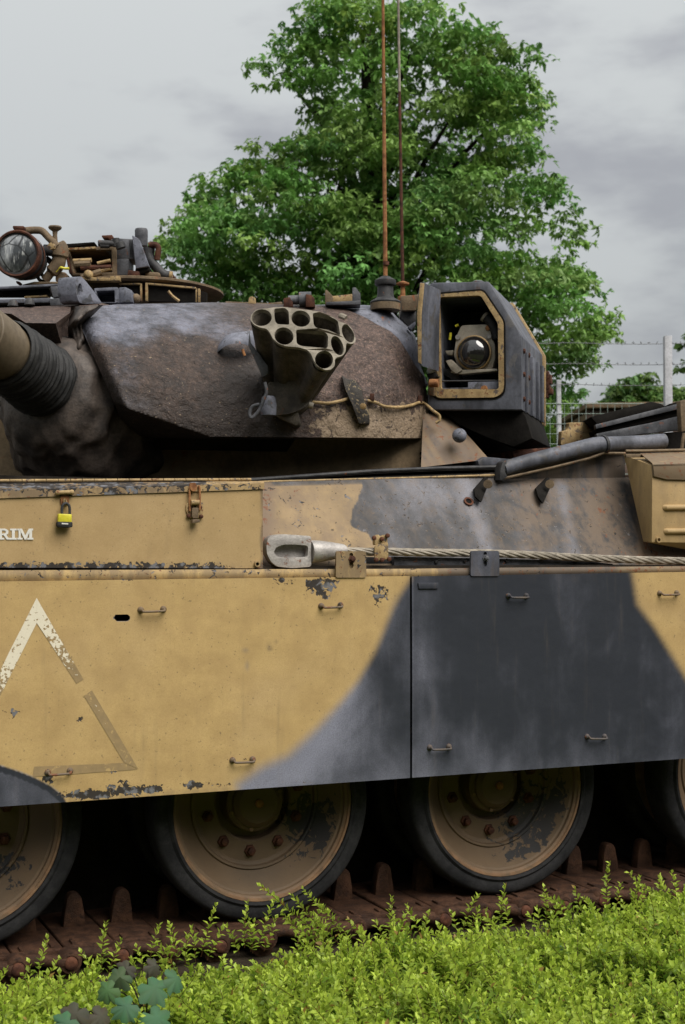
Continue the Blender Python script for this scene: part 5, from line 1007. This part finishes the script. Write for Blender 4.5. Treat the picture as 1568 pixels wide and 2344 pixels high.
hed = leaf_mesh('hedge', np.concatenate(allc), np.concatenate(allt), 'leaf'); tag(hed, 'low yellow-green small-leaved hedge in front of the tracks', 'hedge', kind='stuff')

# broad leaved weeds in the hedge
def broad(outline_scale, c, nrm, up, col, parent, seed):
    r = random.Random(seed); n = Vector(nrm).normalized(); u = (Vector(up)-n*Vector(up).dot(n)).normalized(); s = n.cross(u); m = MB(); pts = []
    sh = [(0, -.02), (.18, -.24), (.46, -.22), (.58, -.05), (.54, .08), (.76, .16), (.80, .34), (.62, .46), (.50, .50), (.52, .70), (.34, .82), (.20, .80), (.08, 1.0), (0, 1.06)]; sh = sh+[(-x*.94, y*1.03) for x, y in sh[-2:0:-1]]
    for x, y in sh: pts.append(Vector(c)+(s*x*r.uniform(.9, 1.1)+u*y*r.uniform(.9, 1.1)-n*(.22*abs(x)**1.5+.10*y*y))*outline_scale)
    mid = Vector(c)+u*.3*outline_scale+n*.02; k = len(pts); m.add(pts+[mid], [(i, (i+1) % k, k) for i in range(k)])
    o = m.build('leaf', 'broadleaf', parent, ang=80); a = o.data.color_attributes.new('tint', 'FLOAT_COLOR', 'POINT'); a.data.foreach_set('color', [x for v in o.data.vertices for x in (*[cc*r.uniform(.85, 1.15) for cc in col], 1)]); return o
def weed(name, label, leaves, base):
    W_ = empty(name, base, label, 'weed')
    for i, (u, v, y, s, nx, nz, ux, col) in enumerate(leaves):
        c = P(u, v, y); broad(s, c, (nx, -1, nz), (ux, .2, -.5), col, W_, i+len(name))
        st_ = smooth_path([Vector(base), Vector(base).lerp(c, .5)+UP*.02, c], 4); m = MB().tube(st_, .0022, 5); o = m.build('stem', 'bark', W_)
    return W_
gb_, pu = (.055, .125, .058), (.055, .050, .032)
weed('bramble_plant', 'broad blue-green leaved bramble pushing up through the hedge at lower left', [(340, 2255, -.95, .066, .1, .9, .1, gb_), (385, 2240, -.93, .055, .5, .8, .5, gb_), (300, 2300, -.97, .058, -.3, .8, -.4, gb_), (345, 2322, -1.0, .068, .1, .8, .1, gb_), (285, 2232, -.88, .05, -.3, .6, -.5, (.05, .085, .035)), (295, 2212, -.85, .043, -.3, .6, -.3, pu), (340, 2210, -.84, .043, .3, .6, .4, pu), (258, 2262, -.9, .05, -.5, .6, -.5, (.06, .12, .04))], tuple(P(335, 2340, -.9)))
weed('dock_seedling', 'dull purple-leaved seedling low in the hedge beside the bramble', [(180, 2312, -1.0, .058, -.2, .6, -.2, pu), (215, 2322, -1.0, .056, .2, .7, .2, pu), (160, 2335, -1.02, .055, -.3, .7, -.3, gb_)], tuple(P(195, 2343, -.92)))
weed('nettle_sprig', 'two dark oval leaves rising from the hedge near the middle', [(1172, 2210, -.6, .036, .1, .6, .3, gb_), (1225, 2205, -.6, .038, .3, .5, .1, gb_), (1280, 2165, -.5, .03, -.1, .6, .1, gb_)], tuple(P(1195, 2240, -.58)))
weed('bindweed_sprig', 'pale blue-green leaves and thin brown stem in the hedge at right', [(1395, 2270, -.75, .04, -.3, .6, -.3, gb_), (1385, 2260, -.75, .035, .3, .6, .3, (.09, .15, .10)), (1470, 2240, -.7, .04, .2, .6, .2, gb_), (1530, 2170, -.6, .035, .2, .6, 0, gb_)], tuple(P(1400, 2290, -.72)))

# ------------------------------------------------------------------ trees
def palm_leaves(centers, size, r, droop=.55, nl=5):
    n = len(centers); yaw = r.uniform(0, 6.283, n); out = []
    for k in range(nl):
        a = (k-(nl-1)/2)*.62; az = yaw+a+r.normal(0, .12, n); el = r.normal(-.35, .45, n); L = size*r.uniform(.75, 1.25, n)*(1-.16*abs(k-(nl-1)/2)); w = L*.22
        d = np.stack([np.cos(az)*np.cos(el), np.sin(az)*np.cos(el), np.sin(el)], 1); s_ = np.stack([-np.sin(az), np.cos(az), r.normal(0, .55, n)], 1)
        b = centers; z_ = np.array([0, 0, 1.0]); out.append(np.stack([b, b+d*(L*.6)[:, None]+s_*w[:, None], b+d*L[:, None]-z_*(L*.22)[:, None], b+d*(L*.6)[:, None]-s_*w[:, None]], 1))
    return np.concatenate(out)
CR = zD1(735, 45, 780, 12, 835, 12, 880, 50, 940, 40, 985, 112, 1030, 108, 1100, 118, 1130, 190, 1200, 185, 1250, 215, 1270, 280, 1295, 340, 1275, 400, 1262, 470, 1275, 540, 1305, 590, 1350, 600, 1372, 690, 1420, 775, 1410, 850, 1435, 910, 1445, 990, 1515, 1058, 1460, 1130, 1420, 1230, 1410, 1330,
         1415, 1480, 1400, 1640, 1080, 1640, 1080, 1440, 700, 1400, 300, 1200, 150, 1000, 20, 960, 40, 860, 30, 780, 70, 710, 170, 690, 110, 625, 200, 580, 270, 580, 285, 505, 355, 490, 450, 490, 540, 455, 460, 440, 450, 385, 475, 320, 480, 260, 400, 315, 365, 270, 345, 215, 430, 170, 395, 120, 455, 98, 510, 95, 575, 55, 640, 45, 715, 10)
def tree(name, label, poly, Z, nclump, per, size, col, trunk_px, base_px, seed, depth=.55, limbs=26, group=None, crad=.42, arms=()):
    r = np.random.default_rng(seed); rr = random.Random(seed); us = [p[0] for p in poly]; vs = [p[1] for p in poly]; cl = []
    base = Q(base_px[0], base_px[1], Z); base.z = 0; T = empty(name, base, label, 'tree', group); wpx = max(us)-min(us); mscale = Z/FPX
    tries = 0
    for ax_, ay_ in arms: cl.append((Q(ax_+rr.uniform(-8, 8), ay_+rr.uniform(-6, 6), Z+rr.uniform(-.4, .4)), rr.uniform(.2, .3)))
    nclump += len(cl)
    while len(cl) < nclump and tries < 60000:
        tries += 1; u, v = rr.uniform(min(us), max(us)), rr.uniform(min(vs), max(vs)); d = sdist((u, v), poly)
        if d < crad*.38/mscale: continue
        hz = min(1.0, d/(wpx*.28)); mx = depth*wpx*mscale*math.sqrt(max(.02, 1-(1-hz)**2)); zz = Z+rr.uniform(-mx, mx)*.9
        if rr.random() < .62 and zz > Z: zz = 2*Z-zz
        p = Q(u, v, Z); p = p+F0*(zz-Z)
        rad = min(crad*rr.uniform(.7, 1.35), max(.14, d*mscale*.9)); cl.append((p, rad))
    C_, tn = [], []
    for p, rad in cl:
        n = int(per*(rad/crad)**2*rr.uniform(.7, 1.2))+4; d = r.normal(0, 1, (n, 3)); d /= np.linalg.norm(d, axis=1)[:, None]; d[:, 2] = np.where(d[:, 2] < -.25, -d[:, 2]*.5, d[:, 2])
        q = np.array(p)+d*np.array([rad*1.2, rad*1.2, rad*.78])*r.uniform(.45, 1.1, (n, 1)); C_.append(q); tn.append(np.tile(np.array(col)*rr.uniform(.75, 1.25)*np.array([rr.uniform(.85, 1.25), 1, rr.uniform(.8, 1.2)]), (n, 1)))
    C_ = np.concatenate(C_); tn = np.concatenate(tn); lv = palm_leaves(C_, size, r); tt = np.tile(tn, (5, 1))*r.uniform(.75, 1.25, (len(lv), 1))
    cr = leaf_mesh('crown', lv, tt, 'treeleaf', parent=T); cr['kind'] = 'stuff'
    tp = Q(trunk_px[0], trunk_px[1], Z); k = [base, base.lerp(tp, .35)+R_*.1, base.lerp(tp, .7)-R_*.08, tp]; h = tp.z; w0 = h*.028
    MB().tube(smooth_path(k, 5), [w0*(1-.75*i/15) for i in range(16)], 10).build('trunk', 'bark', T)
    m = MB(); tr_ = smooth_path(k, 5)
    for i in range(limbs):
        p, rad = cl[rr.randrange(len(cl))]; zt_ = max(.15, min(.95, (p.z-base.z)/h-.18-rr.uniform(0, .12))); a = tr_[min(15, int(zt_*15))]
        p = a.lerp(p, .82); mid = a.lerp(p, .5)+UP*((p-a).length*.10); m.tube(smooth_path([a, mid, p], 4), [w0*.36*(1-.85*j/8) for j in range(9)], 6)
    m.build('limbs', 'bark', T); return T
tree('chestnut_tree', 'tall broad green chestnut tree rising behind the turret', CR, 22.0, 540, 46, .118, (.165, .315, .075), (850, 60), (865, 1450), 11, .40, 60, crad=.40, arms=[(600, 150), (640, 105), (615, 195), (655, 170), (690, 120), (590, 168), (640, 140), (670, 145), (400, 520), (430, 470), (385, 560), (520, 390), (560, 375), (1225, 235), (1205, 180), (1232, 290), (1285, 445), (1305, 500), (1325, 560), (1345, 640), (1365, 735), (1385, 770), (1215, 330), (760, 60), (880, 28), (910, 30), (1000, 60), (450, 450), (480, 420)])
FT1 = zA4(960, 640, 1010, 560, 1050, 490, 1130, 480, 1180, 430, 1270, 405, 1330, 440, 1350, 510, 1420, 520, 1480, 470, 1540, 510, 1700, 560, 1750, 900, 900, 900, 940, 700)
tree('garden_tree', 'small dark leafy tree beyond the mesh fence, below the sky at right', FT1, 30.0, 110, 46, .16, (.095, .18, .04), (1450, 870), (1450, 1420), 21, .35, 24, 'trees beyond the fence', .5)
FT2 = [(1572, 790), (1560, 830), (1566, 880), (1575, 960), (1800, 1000), (1850, 700), (1700, 600), (1600, 700)]
tree('side_tree', 'tree at the right edge with only its leaf tips in view', FT2, 22.0, 60, 56, .16, (.11, .19, .045), (1700, 720), (1700, 1420), 31, .4, 14, 'trees beyond the fence', .42)

# ------------------------------------------------------------------ fence and shed
ZF = 12.0
FEN = empty('security_fence', Vector((*Q(1400, 1273, ZF).xy, 0)), 'concrete post fence with weld mesh and three barbed wires', 'fence')
def post(u0, u1, v0, Z, th):
    a, b = Q(u0, v0, Z), Q(u1, v0, Z); m = MB(); c = (a+b)/2; h = a.z; m.box(Vector((c.x, c.y, h/2)), R_*(b-a).length, F0*th, UP*h); return m.build('fence_post', 'concrete', FEN, .004)
post(1519.3, 1536.4, 769.7, ZF-.08, .07); post(1274, 1283.5, 870, ZF+.04, .05); post(980, 997, 769.7, ZF-.08, .07)
for i, v in enumerate((784, 831.5, 879)):
    a, b = Q(700, v, ZF), Q(2000, v+1, ZF); m = MB(); m.tube([a.lerp(b, k/30)-UP*.012*math.sin(math.pi*((k*4.3/30) % 1)) for k in range(31)], .0028, 5); nb_ = 72
    for k in range(nb_):
        p = a.lerp(b, (k+.5)/nb_); d = Vector((rng.normal(), rng.normal(), rng.normal())).normalized()*.016; m.tube([p-d, p+d], .0022, 4); d2 = d.cross(R_).normalized()*.014; m.tube([p-d2, p+d2], .0022, 4)
    m.build('barbed_wire', 'wire', FEN)
m = MB(); zt_ = Q(1300, 924, ZF).z; a, b = Q(700, 1000, ZF), Q(2000, 1000, ZF); Lf = (b-a).length; nvw = int(Lf/.06)
for i in range(nvw+1):
    p = a.lerp(b, i/nvw); m.tube([Vector((p.x, p.y, .02)), Vector((p.x, p.y, zt_))], .0026, 4)
for k in range(int(zt_/.085)+1):
    zz = zt_-k*.085; m.tube([Vector((a.x, a.y, zz))-F0*.003, Vector((b.x, b.y, zz))-F0*.003], .0026 if k else .004, 4)
mm = m.build('weld_mesh', 'mesh_green', FEN, weld=False); mm['kind'] = 'stuff'
SH = empty('brown_shed', Vector((*Q(1420, 1273, 17.).xy, 0)), 'low brown shed wall with dark roof edge behind the mesh fence', 'shed')
a, b = Q(1342, 928, 17.), Q(1640, 924, 17.); h = a.z
for k in range(10):
    z1 = h-.06-k*.16; MB().box((a+b)/2*Vector((1, 1, 0)).x*0+Vector(((a.x+b.x)/2, (a.y+b.y)/2, z1-.07)), (b-a)*1.0, F0*.03, UP*.15).build('plank', 'plank', SH, .004)
MB().box(Vector(((a.x+b.x)/2, (a.y+b.y)/2, h))+F0*1.2, (b-a)*1.02, F0*2.6, UP*.06).build('roof', 'tan_brown', SH, .004)
MB().box(Vector(((a.x+b.x)/2, (a.y+b.y)/2, h/2-.02))+F0*1.2, (b-a)*.98, F0*2.2, UP*(h-.1)).build('wall', 'tan_brown', SH)

# ------------------------------------------------------------------ tree line across the road behind the viewer (it mirrors in the lamp glass)
r = np.random.default_rng(77); c_ = []; t_ = []
for i in range(26):
    x = -26+i*2.0+r.normal(0, .4); y = -15+r.normal(0, .8); hgt_ = 6.8+r.normal(0, .9); n = 520
    d = r.normal(0, 1, (n, 3)); d /= np.linalg.norm(d, axis=1)[:, None]; q = np.array([x, y, hgt_*.5])+d*np.array([2.0, 1.6, hgt_*.52])*r.uniform(.6, 1.05, (n, 1)); q[:, 2] = np.maximum(q[:, 2], .2); c_.append(q); t_.append(np.tile(np.array([.05, .085, .022])*r.uniform(.7, 1.2), (n, 1)))
c_ = np.concatenate(c_); t_ = np.concatenate(t_); lv = palm_leaves(c_, .62, r); tl_ = leaf_mesh('tree_line', lv, np.tile(t_, (5, 1)), 'treeleaf'); tag(tl_, 'dark tree line mirrored in the lamp glass', 'trees', kind='stuff')
